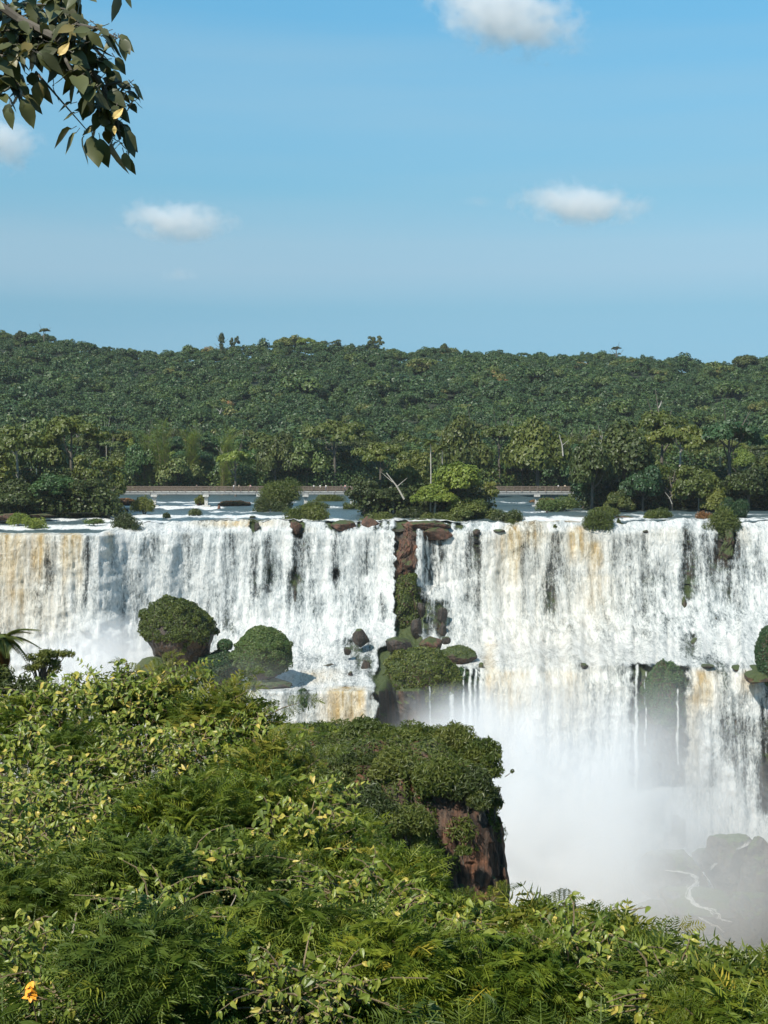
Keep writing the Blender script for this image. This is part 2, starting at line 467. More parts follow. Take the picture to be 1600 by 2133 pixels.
def face_grid(step, subs):
    """pixel rows and columns of the face and their distance, before relief"""
    px = np.arange(-400, 1990 + step, step)
    P = np.array(PROF, float)                              # columns x rows x 2
    py_c = np.stack([np.interp(px, PROF_X, P[:, r, 0]) for r in range(P.shape[1])], 0)
    d_c = np.stack([np.interp(px, PROF_X, P[:, r, 1]) for r in range(P.shape[1])], 0)
    lw = lip_wave(px); py_c[0] += lw; py_c[1] += lw
    sw = ((fbm(px / 60, px * 0, 12.5, 3) - .5) * 26 + (fbm(px / 17, px * 0, 3.5, 3) - .5) * 14) * sstep(1000, 1060, px)
    py_c[4] += sw * 1.4; py_c[5] += sw; py_c[6] += sw * .6; d_c[5] += sw * .12; d_c[4] += sw * .15
    py, D = [], []
    for r in range(P.shape[1] - 1):
        for k in range(subs[r]):
            t = k / subs[r]
            py.append(py_c[r] * (1 - t) + py_c[r + 1] * t)
            D.append(d_c[r] * (1 - t) + d_c[r + 1] * t)
    py.append(py_c[-1]); D.append(d_c[-1])
    return np.broadcast_to(px, (len(py), len(px))), np.array(py), np.array(D)

def smooth_rows(D, n):
    for _ in range(n):
        E = D.copy(); E[1:-1] = (D[:-2] + 2 * D[1:-1] + D[2:]) / 4
        D = E
    return D

# bare places in the water: (x, half width, y from, y to, strength)
GAPS = [
    (105, 10, 1120, 1235, .40), (183, 4, 1118, 1270, .62), (203, 5, 1118, 1250, .55), (70, 14, 1235, 1340, .30), (160, 10, 1200, 1300, .25),
    (262, 9, 1150, 1290, .34), (288, 10, 1190, 1330, .36), (330, 9, 1120, 1230, .28), (352, 6, 1180, 1300, .24), (392, 9, 1105, 1250, .30), (425, 8, 1180, 1290, .2),
    (475, 13, 1112, 1330, .62), (524, 8, 1118, 1270, .55), (538, 7, 1130, 1240, .5), (560, 6, 1118, 1250, .55), (583, 5, 1160, 1230, .35),
    (617, 6, 1112, 1250, .85), (622, 9, 1200, 1300, .35), (650, 6, 1210, 1290, .36), (694, 6, 1108, 1215, .75), (699, 6, 1190, 1270, .5), (720, 6, 1120, 1180, .35),
    (759, 8, 1125, 1200, .85), (752, 6, 1190, 1290, .48), (736, 6, 1230, 1300, .35), (800, 5, 1240, 1300, .3), (668, 7, 1250, 1330, .3), (640, 10, 1120, 1200, .25),
    (884, 8, 1104, 1225, .70), (907, 9, 1108, 1225, .55), (922, 5, 1110, 1225, .35), (943, 6, 1118, 1215, .42), (960, 6, 1120, 1215, .45), (998, 9, 1108, 1185, .62), (998, 12, 1180, 1275, .42), (975, 4, 1110, 1250, .36),
    (920, 12, 1255, 1330, .8), (870, 8, 1230, 1340, .6), (888, 5, 1250, 1310, .5), (900, 30, 1225, 1335, .22),
    (1082, 10, 1140, 1215, .30), (1090, 7, 1240, 1310, .25), (1040, 6, 1180, 1260, .18),
    (1143, 9, 1115, 1280, .48), (1165, 12, 1110, 1215, .52), (1160, 16, 1220, 1330, .32), (1200, 9, 1190, 1250, .25), (1115, 6, 1150, 1260, .2),
    (1282, 8, 1160, 1235, .30), (1345, 9, 1115, 1215, .38), (1335, 7, 1200, 1290, .38), (1370, 8, 1160, 1280, .34), (1310, 6, 1120, 1280, .2), (1395, 5, 1120, 1240, .25),
    (1425, 6, 1098, 1260, .70), (1437, 7, 1115, 1260, .55), (1458, 8, 1115, 1250, .50), (1478, 6, 1120, 1260, .45), (1495, 5, 1118, 1230, .45),
    (1515, 17, 1095, 1185, 1.2), (1523, 13, 1180, 1260, .85), (1528, 14, 1255, 1310, .3), (1572, 6, 1150, 1240, .34), (1590, 6, 1120, 1230, .34), (1556, 5, 1180, 1250, .25),
    (1420, 16, 1285, 1325, .36), (1495, 12, 1275, 1318, .40), (1450, 16, 1270, 1290, .4), (1395, 9, 1290, 1330, .22),
    (1165, 22, 1352, 1374, .3), (1310, 16, 1350, 1364, .3), (1437, 14, 1322, 1372, .6), (1465, 22, 1368, 1388, .5), (1510, 16, 1380, 1394, .5), (1535, 30, 1386, 1400, .6),
    # lower tier
    (1236, 6, 1415, 1560, .36), (1212, 10, 1375, 1408, .6), (1268, 9, 1420, 1560, .28), (1300, 9, 1385, 1430, .5), (1195, 8, 1420, 1520, .22), (1130, 10, 1440, 1600, .16),
    (1440, 6, 1400, 1550, .25), (1512, 9, 1400, 1600, .45), (1540, 7, 1450, 1640, .42), (1562, 6, 1430, 1600, .3), (1597, 9, 1410, 1700, .85), (1640, 16, 1400, 1700, .5), (1480, 5, 1450, 1650, .2),
    (1530, 60, 1500, 1750, .16),
    # cascades left of the mound
    (672, 20, 1370, 1384, .5), (690, 9, 1382, 1400, .5), (727, 10, 1335, 1356, .6), (758, 12, 1372, 1400, .62), (730, 7, 1398, 1414, .5), (745, 14, 1350, 1372, .4), (705, 14, 1330, 1352, .3), (770, 14, 1400, 1428, .34),
    (655, 12, 1395, 1412, .25), (775, 10, 1330, 1360, .4),
    (628, 14, 1436, 1480, .55), (655, 4, 1440, 1540, .42), (640, 5, 1440, 1540, .36), (770, 6, 1445, 1530, .35), (786, 4, 1440, 1530, .3), (600, 7, 1440, 1520, .3), (560, 6, 1440, 1520, .4),
]
BARE = [   # where rock stands bare: (x from, x to, y from, y to, strength, soft px)
    (824, 874, 1092, 1345, 1.6, 4), (786, 862, 1352, 1620, 1.6, 8), (862, 1000, 1396, 1640, 1.6, 6), (1316, 1430, 1386, 1640, 1.0, 14),
    (676, 748, 1060, 1104, .9, 5), (776, 830, 1060, 1100, .8, 5), (838, 965, 1060, 1103, .9, 5), (604, 634, 1070, 1112, 1.2, 4),
    (1500, 1530, 1060, 1160, 1.2, 5), (520, 545, 1070, 1108, .9, 4), (878, 930, 1104, 1120, .45, 5),
]
RILLS = [(1345, 1.2, 1400, 1560), (1412, 1.6, 1396, 1600), (1326, 3, 1384, 1650),  # thin water over bare rock: (x, half width, y from, y to)
    (896, 1.6, 1390, 1560), (941, 4.0, 1386, 1600), (966, 2.2, 1392, 1560), (980, 3.5, 1392, 1600), (991, 3.0, 1394, 1600), (1003, 5, 1390, 1600), (705, 3, 1084, 1106),
    (722, 9, 1086, 1106), (738, 4, 1086, 1106), (785, 4, 1086, 1104), (800, 5, 1084, 1104), (815, 6, 1080, 1104), (871, 3.5, 1100, 1226), (879, 3.5, 1105, 1228), (891, 1.5, 1106, 1228), (901, 1.5, 1106, 1228),
    (912, 2, 1106, 1225), (925, 8, 1090, 1110), (942, 4, 1090, 1108),
]
TINTS = [  # silt brown water: (x, half width, y from, y to, strength)
    (12, 14, 1110, 1260, 1.0), (40, 16, 1110, 1300, .7), (82, 20, 1110, 1240, 1.1), (140, 22, 1110, 1240, 1.2), (165, 8, 1110, 1270, .8), (-80, 80, 1100, 1350, .9), (30, 60, 1230, 1400, .35), (110, 60, 1200, 1400, .3),
    (228, 8, 1108, 1200, .5), (715, 36, 1434, 1560, 1.4), (735, 20, 1434, 1560, .9), (630, 40, 1402, 1432, .5), (680, 40, 1395, 1432, .35),
    (1065, 16, 1095, 1230, .8), (1072, 8, 1100, 1260, .6), (1110, 30, 1085, 1160, .7), (1205, 26, 1098, 1190, .8), (1240, 14, 1130, 1230, .6), (1020, 12, 1340, 1480, .5), (1060, 40, 1400, 1560, .5), (1180, 50, 1400, 1560, .4),
    (1150, 200, 1110, 1700, .26), (1465, 32, 1398, 1500, .85), (1440, 20, 1450, 1700, .5), (1560, 24, 1400, 1460, .7), (1250, 40, 1200, 1330, .25), (1030, 30, 1120, 1320, .2), (470, 70, 1084, 1104, .7), (540, 60, 1084, 1104, .5), (640, 16, 1100, 1112, .3), (1390, 40, 1100, 1140, .25), (1550, 20, 1100, 1150, .3),
]
def fields(px, py):
    wob = (fbm(px / 9, py / 70, 3.3, 3) - .5) * 12 + (fbm(px / 40, py / 40, 7.3, 3) - .5) * 22
    X = px + wob
    g = np.zeros_like(py); gb = np.zeros_like(py)
    for x, w, y0, y1, s in GAPS:
        g += s * (.66 - .06 * sstep(980, 1050, px)) * np.exp(-((X - x) / (w * 1.75)) ** 2) * sstep(y0 - 12, y0 + 4, py) * (1 - sstep(y1 - 25, y1 + 12, py))
    X2 = px + (fbm(px / 30, py / 12, 8.8, 4) - .5) * 26
    Y2 = py + (fbm(px / 12, py / 30, 4.8, 4) - .5) * 20
    for x0, x1, y0, y1, s, e in BARE:
        gb += s * sstep(x0 - e, x0 + e, X2) * (1 - sstep(x1 - e, x1 + e, X2)) * sstep(y0 - 6, y0 + 6, Y2) * (1 - sstep(y1 - 8, y1 + 8, Y2))
    XR = px + (fbm(py / 26, px * 0 + 1.5, 2.1, 3) - .5) * 9
    r = np.zeros_like(py)
    for x, w, y0, y1 in RILLS:
        r = np.maximum(r, np.exp(-((XR - x) / (w * (1 + .6 * sstep(y0, y1, py)))) ** 2) * sstep(y0 - 3, y0 + 2, py) * (1 - sstep(y1 - 10, y1, py)))
    base = .80 + (fbm(px / 14, py / 160, 1.0, 3) - .5) * .46 + (fbm(px / 38, py / 60, 6.0, 3) - .5) * .45
    d = np.maximum(base - g * (.35 + 1.1 * fbm(px / 5, py / 40, 2.0, 3)), .16) - gb
    d = np.maximum(d, r * .85)
    t = np.zeros_like(py)
    for x, w, y0, y1, s in TINTS:
        t += s * np.exp(-((X - x) / w) ** 2) * sstep(y0 - 8, y0 + 4, py) * (1 - sstep(y0 + (y1 - y0) * .35, y1, py))
    return np.clip(d, -.5, 1.2), np.clip(t, 0, 1)

# ------------------------------------------------------------------ the basalt cliff behind and between the falls
gx, gy, gd = face_grid(7, [6, 22, 22, 22, 14, 6, 40, 20])
gd = smooth_rows(gd, 2)
w0 = W(gx, gy, gd)
nx, nz = w0[..., 0], w0[..., 2]
blocks = np.floor(fbm(nx / 5.5, nz / 9.0, 2.0, 3) * 9) / 9
cd = gd + 1.5 - (blocks - .5) * 3.4 - (fbm(nx / 1.6, nz / 2.4, 5.0, 4) - .5) * 1.6
cd[:8] = gd[:8] + 1.2
cd = cd - 1.3 * sstep(1384, 1400, gy) * sstep(1310, 1322, gx) * (1 - sstep(1424, 1436, gx))
cV = W(gx, gy, cd)
cliff_me = mesh('cliff', cV.reshape(-1, 3), grid_faces(*gy.shape), MAT['cliff'], smooth=False)
cliff = tag(obj('cliff', cliff_me), 'dark wet basalt cliff the water falls over', kind='structure')

# ------------------------------------------------------------------ the falls: each curtain its own thing, cut from one continuous face
fx, fy, fd = face_grid(3.0, [8, 30, 30, 30, 22, 8, 66, 26])
fd = smooth_rows(fd, 1)
w0 = W(fx, fy, fd)
nx, nz = w0[..., 0], w0[..., 2]
dens, tint = fields(fx, fy)
amp = sstep(1108, 1130, fy)
relief = (fbm(nx / 3.2, nz / 26.0, 1.0, 4) - .45) * 3.4 + (fbm(nx / .8, nz / 4.0, 6.0, 3) - .5) * .9 + (fbm(nx / 1.6, nz / 1.6, 9.0, 3) - .5) * 1.1
foot = sstep(1250, 1345, fy) * (1 - sstep(1385, 1400, fy))
relief = relief + foot * (fbm(nx / 2.2, nz / 1.8, 3.0, 4) - .4) * 4.2
fdd = fd - relief * amp * (.35 + .65 * np.clip(dens, 0, 1)) - .25
fV = W(fx, fy, fdd)
def row_at(y):                     # first row index whose middle lies below pixel row y
    return int(np.argmax(fy[:, fx.shape[1] // 2] > y))
FACE_ROWS = [0, 8, 38, 68, 98, 120, 128, 194, 220]
def fall(name, label, x0, x1, r0, r1, cat='waterfall'):
    c0, c1 = int(round((x0 + 400) / 3)), int(round((x1 + 400) / 3))
    sub = np.s_[r0:r1 + 1, c0:c1 + 1]
    V, dn, tn = fV[sub], dens[sub], tint[sub]
    fm = (np.maximum.reduce([dn[:-1, :-1], dn[1:, :-1], dn[:-1, 1:], dn[1:, 1:]]) > .17)
    F_ = grid_faces(V.shape[0], V.shape[1], fm)
    used, inv = np.unique(F_, return_inverse=True)
    me = mesh(name, V.reshape(-1, 3)[used], inv.reshape(-1, 4), MAT['fall'], {'dens': dn.reshape(-1)[used], 'tint': tn.reshape(-1)[used]}, smooth=True)
    return tag(obj(name, me), label, cat)
rl, rb, rbot = 0, 120, 220
fall('waterfall', 'silt brown curtain of falling water at the far left edge of the gorge', -397, 233, rl, rbot)
fall('waterfall', 'broad white curtain behind the overhanging tree-topped rock, between the brown curtain and the bushy lip', 233, 617, rl, rb)
fall('waterfall', 'white curtain just left of the bare red rock pillar, torn by dark streaks', 617, 827, rl, rb)
fall('waterfall', 'thin strands of water just right of the bare red rock pillar', 863, 980, rl, rb)
fall('waterfall', 'widest and fullest white curtain, right of the rock pillar, pale brown at its lip', 980, 1419, rl, rb)
fall('waterfall', 'thin dark-streaked curtain left of the bush-topped spur near the right edge', 1419, 1515, rl, rb)
fall('waterfall', 'white curtain at the right edge, beyond the bush-topped spur', 1515, 1988, rl, rb)
fall('waterfall', 'white water running down into mist below the overhanging rocks', 233, 500, rb, rbot)
fall('waterfall', 'low smooth fall with an orange brown tongue below the round mossy boulder', 500, 791, rb, rbot)
fall('waterfall', 'fine rills of water running down the big mossy outcrop', 791, 1007, rb, rbot)
fall('waterfall', 'huge white lower fall that vanishes in the mist beside the foreground cliff', 1007, 1373, rb, rbot)
fall('waterfall', 'lower fall at the right, behind the misty rock pile', 1373, 1988, rb, rbot)

# ------------------------------------------------------------------ the upper river
rpx = np.arange(-420, 2010, 6.0)
ctrl_py = [None, 1079, 1072, 1060, 1052, 1045, 1036, 1030, 1026]
ctrl_d = [None, 311, 323, 347, 368, 393, 424, 452, 476]
p0 = np.interp(rpx, PROF_X, [c[0][0] for c in PROF]) + lip_wave(rpx); d0 = np.interp(rpx, PROF_X, [c[0][1] for c in PROF])
PY, DD = [], []
prevp, prevd = p0, d0
for k in range(1, len(ctrl_py)):
    cp, cdd = np.full_like(rpx, ctrl_py[k]), np.full_like(rpx, ctrl_d[k])
    n = 14 if k < 4 else 10
    for j in range(n):
        t = j / n
        PY.append(prevp * (1 - t) + cp * t); DD.append(prevd * (1 - t) + cdd * t)
    prevp, prevd = cp, cdd
PY.append(prevp); DD.append(prevd)
PY, DD = np.array(PY), np.array(DD)
RX = np.broadcast_to(rpx, PY.shape)
def band(x0, x1, y, s, a):
    yy = y + (fbm(RX / 40, 0 * RX + y, 1.0, 3) - .5) * 8
    return .95 * a * (.45 + 1.1 * fbm(RX / 22, PY / 3, 2.0, 3)) * np.exp(-((PY - yy) / (s * 1.35)) ** 2) * sstep(x0 - 20, x0 + 10, RX) * (1 - sstep(x1 - 10, x1 + 20, RX))
foam = .32 + band(-400, 240, 1098, 4, .9) + band(-400, 240, 1084, 3, .5) + band(200, 620, 1077, 2.5, .9) + band(200, 620, 1085, 2, .55) + band(320, 460, 1057, 2.6, 1.0) \
    + band(240, 620, 1048, 1.5, .5) + band(440, 640, 1066, 1.8, .5) + band(660, 780, 1058, 2.5, .4) + band(1020, 1230, 1066, 1.0, .45) + band(1040, 1240, 1081, 4, .8) \
    + band(1260, 2000, 1083, 4, .45) + band(1260, 2000, 1075, 2, .3) + band(600, 1000, 1084, 3, .5) + band(1030, 1100, 1047, 1.5, .4) + band(200, 420, 1096, 5, .6)
rtint = band(1060, 1220, 1086, 5, .7) + band(440, 600, 1084, 2, .4)
RV = W(RX, PY, DD)
RV[..., 2] += (fbm(RV[..., 0] / 2.5, RV[..., 1] / 4.0, 1.0, 4) - .5) * (.12 + .7 * np.clip(foam, 0, 1)) + .05
river = tag(obj('upper_river', mesh('upper_river', RV.reshape(-1, 3), grid_faces(*PY.shape), MAT['river'],
                                    {'foam': np.clip(foam, 0, 1.1), 'tint': np.clip(rtint, 0, 1)}, True)), 'blue grey river with white rapids above the falls', kind='structure')

# the pool at the bottom of the gorge
xs, ys = np.meshgrid(np.linspace(-320, 320, 120), np.linspace(20, 285, 90))
zs = -86 + (fbm(xs / 6, ys / 6, 1.0, 4) - .5) * .9
obj_pool = tag(obj('gorge_river', mesh('gorge_river', np.stack([xs, ys, zs], -1).reshape(-1, 3), grid_faces(*xs.shape), MAT['river'],
                                      {'foam': .52 + 0 * xs, 'tint': .95 + 0 * xs}, True)), 'silt beige river at the foot of the falls', kind='structure')

# ------------------------------------------------------------------ forested land behind the river
SKY_X = [-400, 0, 100, 200, 330, 480, 600, 700, 780, 850, 1000, 1150, 1300, 1450, 1600, 2000]
SKY_Y = [700, 694, 700, 722, 728, 714, 711, 722, 714, 730, 728, 734, 736, 744, 746, 750]
def pxof(x, Y): return 800 + x / Y * FPX
def bankmask(px, Y):
    left = (1 - sstep(225, 245, px)) * sstep(306, 309, Y)
    right = sstep(1192, 1215, px - (Y - 335) * .12) * sstep(336, 342, Y)
    isl = 1 - sstep(.8, 1.1, ((px - 890) / 150) ** 2 + ((Y - 324) / 14) ** 2)
    far = sstep(446, 456, Y)
    midl = (1 - sstep(235, 262, px)) * sstep(318, 330, Y)
    return np.clip(np.maximum.reduce([left, right, isl, far, midl]), 0, 1)
def tz(x, Y):
    x, Y = np.asarray(x, float), np.asarray(Y, float)
    px = pxof(x, Y)
    ridge = (931.6 - np.interp(px, SKY_X, SKY_Y)) * 900 / FPX - 9.5
    up = np.interp(Y, [300, 450, 500, 560, 620, 700, 800, 900, 960, 1100, 1500], [0, 0, .05, .12, .22, .42, .72, 1.0, 1.02, .9, .3])
    z = -14.3 + (ridge + 14.3) * up
    z = z + (fbm(x / 45, Y / 45, 1.0, 3) - .5) * 7 * sstep(520, 620, Y)
    m = bankmask(px, Y)
    return z * m + (-18.5) * (1 - m)
ty = np.concatenate([np.linspace(309.5, 470, 60), np.linspace(476, 1500, 70)])
tp = np.linspace(-500, 2100, 150)
TP, TY = np.meshgrid(tp, ty)
TX = (TP - 800) / FPX * TY
TZ = tz(TX, TY)
land = tag(obj('forested_hills', mesh('forested_hills', np.stack([TX, TY, TZ], -1).reshape(-1, 3), grid_faces(*TX.shape), MAT['soil'], smooth=True)),
           'dark forest floor under the trees beyond the river', kind='structure')
# open country beyond the ridge, out to the horizon
hx, hy = np.meshgrid(np.linspace(-9000, 9000, 20), np.linspace(1480, 12000, 20))
hz = -30 + (fbm(hx / 900, hy / 900, 4.0, 3) - .5) * 30
tag(obj('distant_plain', mesh('distant_plain', np.stack([hx, hy, hz], -1).reshape(-1, 3), grid_faces(*hx.shape), MAT['soil'], smooth=True)), 'flat forested plain beyond the ridge', kind='structure')

# ------------------------------------------------------------------ the near hillside the camera stands on
TOP_X = [-200, 0, 60, 120, 170, 250, 330, 420, 500, 560, 600, 650, 700, 780, 850, 900, 960, 1050, 1130, 1180, 1300, 1380, 1450, 1540, 1600, 1800]
TOP_Y = [1430, 1440, 1430, 1410, 1400, 1375, 1405, 1392, 1405, 1470, 1545, 1600, 1668, 1695, 1748, 1795, 1850, 1885, 1845, 1880, 1905, 1935, 1965, 1985, 2050, 2160]
DEP_X = [-200, 0, 400, 560, 700, 900, 1100, 1300, 1600, 1800]
DEP_Y = [23, 22, 22, 21, 19, 17, 15, 13.5, 12, 11.5]
def bush_top(px): return np.interp(px, TOP_X, TOP_Y)
def bush_depth(px, py):
    t = np.clip((2200 - py) / (2200 - bush_top(px)), 0, 1)
    return 8.3 + (np.interp(px, DEP_X, DEP_Y) - 8.3) * t ** 1.25
hp = np.linspace(-900, 2300, 90)
rows = []
for f in (0.0, .1, .3, .6, .8, 1.0):
    py_ = 2260 + (bush_top(hp) + 150 - 2260) * f
    Dd = bush_depth(hp, py_) + .9
    rows.append(W(hp, py_ + 95, Dd))
edge = rows[-1]
for k, (dy, dz) in enumerate(((1.5, -2.0), (4, -8), (9, -25), (16, -60), (22, -88))):
    rows.append(edge + np.array([0, dy, dz]) + np.stack([0 * hp, (fbm(hp / 90, 0 * hp + k, 1.0, 3) - .5) * 3, 0 * hp], -1))
first = rows[0].copy()
back = [np.stack([(hp - 800) / FPX * 60, np.full_like(hp, yy), np.full_like(hp, zz)], -1) for yy, zz in ((-30, -1.0), (-1.0, -1.7), (2.5, -2.6))]
rows = back + rows
HV = np.array(rows)
tag(obj('near_hillside', mesh('near_hillside', HV.reshape(-1, 3), grid_faces(*HV.shape[:2]), MAT['soil'], smooth=True)), 'steep dark slope under the nearest bushes', kind='structure')

# ================================================================== LEAF AND CROWN TEMPLATES
def tri_leaf(w=.32, fold=.1, curl=.15):
    """one pointed leaf, length 1 along y, folded on its midrib, its edge waved"""
    st = [(0, 0), (.12, .55), (.34, 1.0), (.58, .88), (.80, .46), (1.0, 0)]
    V, mid, le, ri = [], [], [], []
    for t, q in st:
        z = -curl * t * t * 1.3 + .04 * math.sin(t * 7)
        mid.append(len(V)); V.append((0, t, z))
        if 0 < q:
            e = z + fold * q + .03 * math.sin(t * 11)
            le.append(len(V)); V.append((-w * q, t - .02, e)); ri.append(len(V)); V.append((w * q, t + .01, e - .02))
    F_ = [(mid[0], mid[1], le[0]), (mid[0], ri[0], mid[1])]
    for k in range(3):
        F_ += [(mid[k + 1], mid[k + 2], le[k + 1]), (mid[k + 1], le[k + 1], le[k]), (mid[k + 1], ri[k + 1], mid[k + 2]), (mid[k + 1], ri[k], ri[k + 1])]
    F_ += [(mid[4], mid[5], le[3]), (mid[4], ri[3], mid[5])]
    return np.array(V, float), np.array(F_)
SPIKE = (np.array([(0, -.6, 0), (.16, -.1, .05), (0, .6, -.1), (-.16, -.1, .05)], float), np.array([(0, 1, 2), (0, 2, 3)]))
RHOMB = (np.array([(0, -.5, 0), (.36, 0, .06), (0, .5, 0), (-.36, 0, .06)], float), np.array([(0, 1, 2), (0, 2, 3)]))
def sub_dirs(n, zmin=-1.0):
    z = rng.uniform(zmin, 1, n); a = rng.uniform(0, 2 * np.pi, n)
    s = np.sqrt(1 - z * z)
    return np.stack([s * np.cos(a), s * np.sin(a), z], -1)
def cloud(lobes, leaf, cover=1.6, zmin=-.35, jit=.48, T=RHOMB, fuzz=.13):
    """leaf clumps spread over overlapping lobes; lobes: (x,y,z,r,flat)"""
    C_, N_, L_ = [], [], []
    for li, (x, y, z, r, fl) in enumerate(lobes):
        n = max(12, int(cover * 2 * np.pi * r * r * (1 - zmin) / (leaf * leaf * .36)))
        d = sub_dirs(n, zmin)
        rr = r * (1 - np.abs(rng.normal(0, fuzz, n)))
        lump = .8 + .4 * fbm(d[:, 0] * 2.2 + li, d[:, 1] * 2.2, d[:, 2] * 2.2, 2)
        p = d * (rr * lump)[:, None] * np.array([1, 1, fl]) + np.array([x, y, z])
        nn = d + rng.normal(0, jit, (n, 3)); nn[:, 2] += .25
        C_.append(p); N_.append(nn); L_.append(np.full(n, rng.random()))
    P, N, L = np.concatenate(C_), np.concatenate(N_), np.concatenate(L_)
    var = np.clip(.55 * L + .35 * rng.random(len(P)) + .12 * rng.random(len(P)) ** 3, 0, 1)
    return replicate(T, rand_rot(N, rng.uniform(0, 6.28, len(P))), leaf * rng.uniform(.65, 1.35, len(P)), P, var)
def crown_lobes(kind, R_=6.0):
    L = []
    if kind == 'round':
        for _ in range(22):
            d = sub_dirs(1, -.15)[0]; q = rng.uniform(.45, .78)
            L.append((d[0] * R_ * q, d[1] * R_ * q, d[2] * R_ * .75 * q, R_ * rng.uniform(.28, .42), .85))
    if kind == 'flat':
        for _ in range(20):
            a, q = rng.uniform(0, 6.28), math.sqrt(rng.random())
            L.append((math.cos(a) * R_ * q * .9, math.sin(a) * R_ * q * .9, R_ * (.30 - .28 * q * q) + rng.normal(0, .3), R_ * rng.uniform(.2, .32), .55))
    if kind == 'tall':
        for _ in range(22):
            a, q, h = rng.uniform(0, 6.28), rng.uniform(.1, .55), rng.random()
            q *= math.sin(math.pi * (h * .8 + .15))
            L.append((math.cos(a) * R_ * q, math.sin(a) * R_ * q, R_ * (h * 1.7 - .7), R_ * rng.uniform(.22, .34), 1.0))
    if kind == 'ragged':
        for _ in range(18):
            d = sub_dirs(1, -.2)[0]; q = rng.uniform(.5, 1.0)
            L.append((d[0] * R_ * q, d[1] * R_ * q, d[2] * R_ * .8 * q, R_ * rng.uniform(.17, .32), .7))
    return L
def trunk_bag(h, r, lean=.06, limbs=5, reach=3.0):
    b = Bag()
    pts = [(0, 0, -1.2)]
    x = y = 0
    for i in range(1, 6):
        x += random.uniform(-lean, lean) * h / 3; y += random.uniform(-lean, lean) * h / 3
        pts.append((x, y, h * i / 5))
    b.tube(pts, [r * (1.35, 1, .88, .76, .62, .4)[i] for i in range(6)], 7)
    for k in range(limbs):
        a = k * 2.4 + random.random(); t0 = random.uniform(.55, .95)
        s = Vector(pts[3]).lerp(Vector(pts[5]), (t0 - .55) / .45)
        e = s + Vector((math.cos(a) * reach, math.sin(a) * reach, random.uniform(1.0, 2.4) * reach * .5))
        m_ = s.lerp(e, .5) + Vector((0, 0, -.15 * reach))
        b.tube([s, m_, e], [r * .42, r * .28, r * .12], 5)
    return b
PROTO = []
for i, k in enumerate(['round', 'flat', 'tall', 'ragged', 'round', 'flat', 'tall', 'round']):
    V, Fc, a = cloud(crown_lobes(k), .60, 1.1, fuzz=.2)
    PROTO.append((k, V, Fc, a))
def crown_mesh(i, matn, name='crown'):
    k, V, Fc, a = PROTO[i]
    return mesh(name, V, Fc, MAT[matn], {'var': a})
_cm = {}
def crown_me(i, matn):
    if (i, matn) not in _cm: _cm[(i, matn)] = crown_mesh(i, matn)
    return _cm[(i, matn)]
TRUNKS = [trunk_bag(8, .32).mesh('trunk', MAT['bark']), trunk_bag(8, .28, .12).mesh('trunk', MAT['palebark']), trunk_bag(8, .4, .03, 6, 3.6).mesh('trunk', MAT['bark'])]
def tree(name, label, cat, px, D, top_py, width_px, proto, matn, group=None, base_z=None, trunk=0, squash=1.0, fill=.78, tw=0.0):
    """a tree D metres ahead whose crown top is seen at top_py and is width_px wide"""
    top = WV(px, top_py, D)
    bz = float(tz(top.x, D)) if base_z is None else base_z
    rw = width_px * M(D) / 2
    o = obj(name, None, loc=(top.x, D, bz), rot=(0, 0, random.uniform(0, 6.28)))
    k = PROTO[proto][0]
    ext = {'round': .98, 'flat': .52, 'tall': 1.25, 'ragged': 1.0}[k]
    low = {'round': .5, 'flat': .3, 'tall': .95, 'ragged': .45}[k]
    s = rw / (6.6 if k != 'tall' else 4.2)
    h = top.z - bz
    cz = h - ext * 6 * s * squash
    if True:
        squash = min(2.3 if k != 'flat' else 1.25, max(.8, fill * h / ((ext + low) * 6 * s)))
        cz = h - ext * 6 * s * squash
    c = obj('crown', crown_me(proto, matn), o, (0, 0, cz), (0, 0, random.uniform(0, 6.28)), (s, s, s * squash))
    th = max(1.0, cz + .2 * s * 6)
    t = obj('trunk', TRUNKS[trunk], o, (0, 0, 0), None, (max(tw, s * .9), max(tw, s * .9), th / 8))
    return tag(o, label, cat, group)

# ================================================================== THE FOREST
# far mass first: hundreds of trees; the 250-odd nearest stand singly
spots = []
def try_add(x, Y, r):
    for (a, b_, c) in spots[-400:]:
        if (a - x) ** 2 + (b_ - Y) ** 2 < ((r + c) * .5) ** 2: return False
    spots.append((x, Y, r)); return True
Yv = 462.0
while Yv < 935:
    half = Yv * .275 + 8
    sp = 6.6 if Yv < 600 else 7.0
    x = -half + random.random() * sp
    while x < half:
        try_add(x + random.uniform(-2.5, 2.5), Yv + random.uniform(-3, 3), random.choice([3.6, 4.4, 5.2, 6.2, 7.4, 9.0]))
        x += sp
    Yv += 6.8 if Yv < 600 else 7.4
spots.sort(key=lambda s: s[1])
NS = 190
GL = {'round': 'round tree crown in the packed forest behind the walkway',
      'flat': 'broad flat-topped tree crown in the packed forest behind the walkway',
      'tall': 'tall narrow tree crown in the packed forest behind the walkway',
      'ragged': 'ragged open tree crown in the packed forest behind the walkway'}
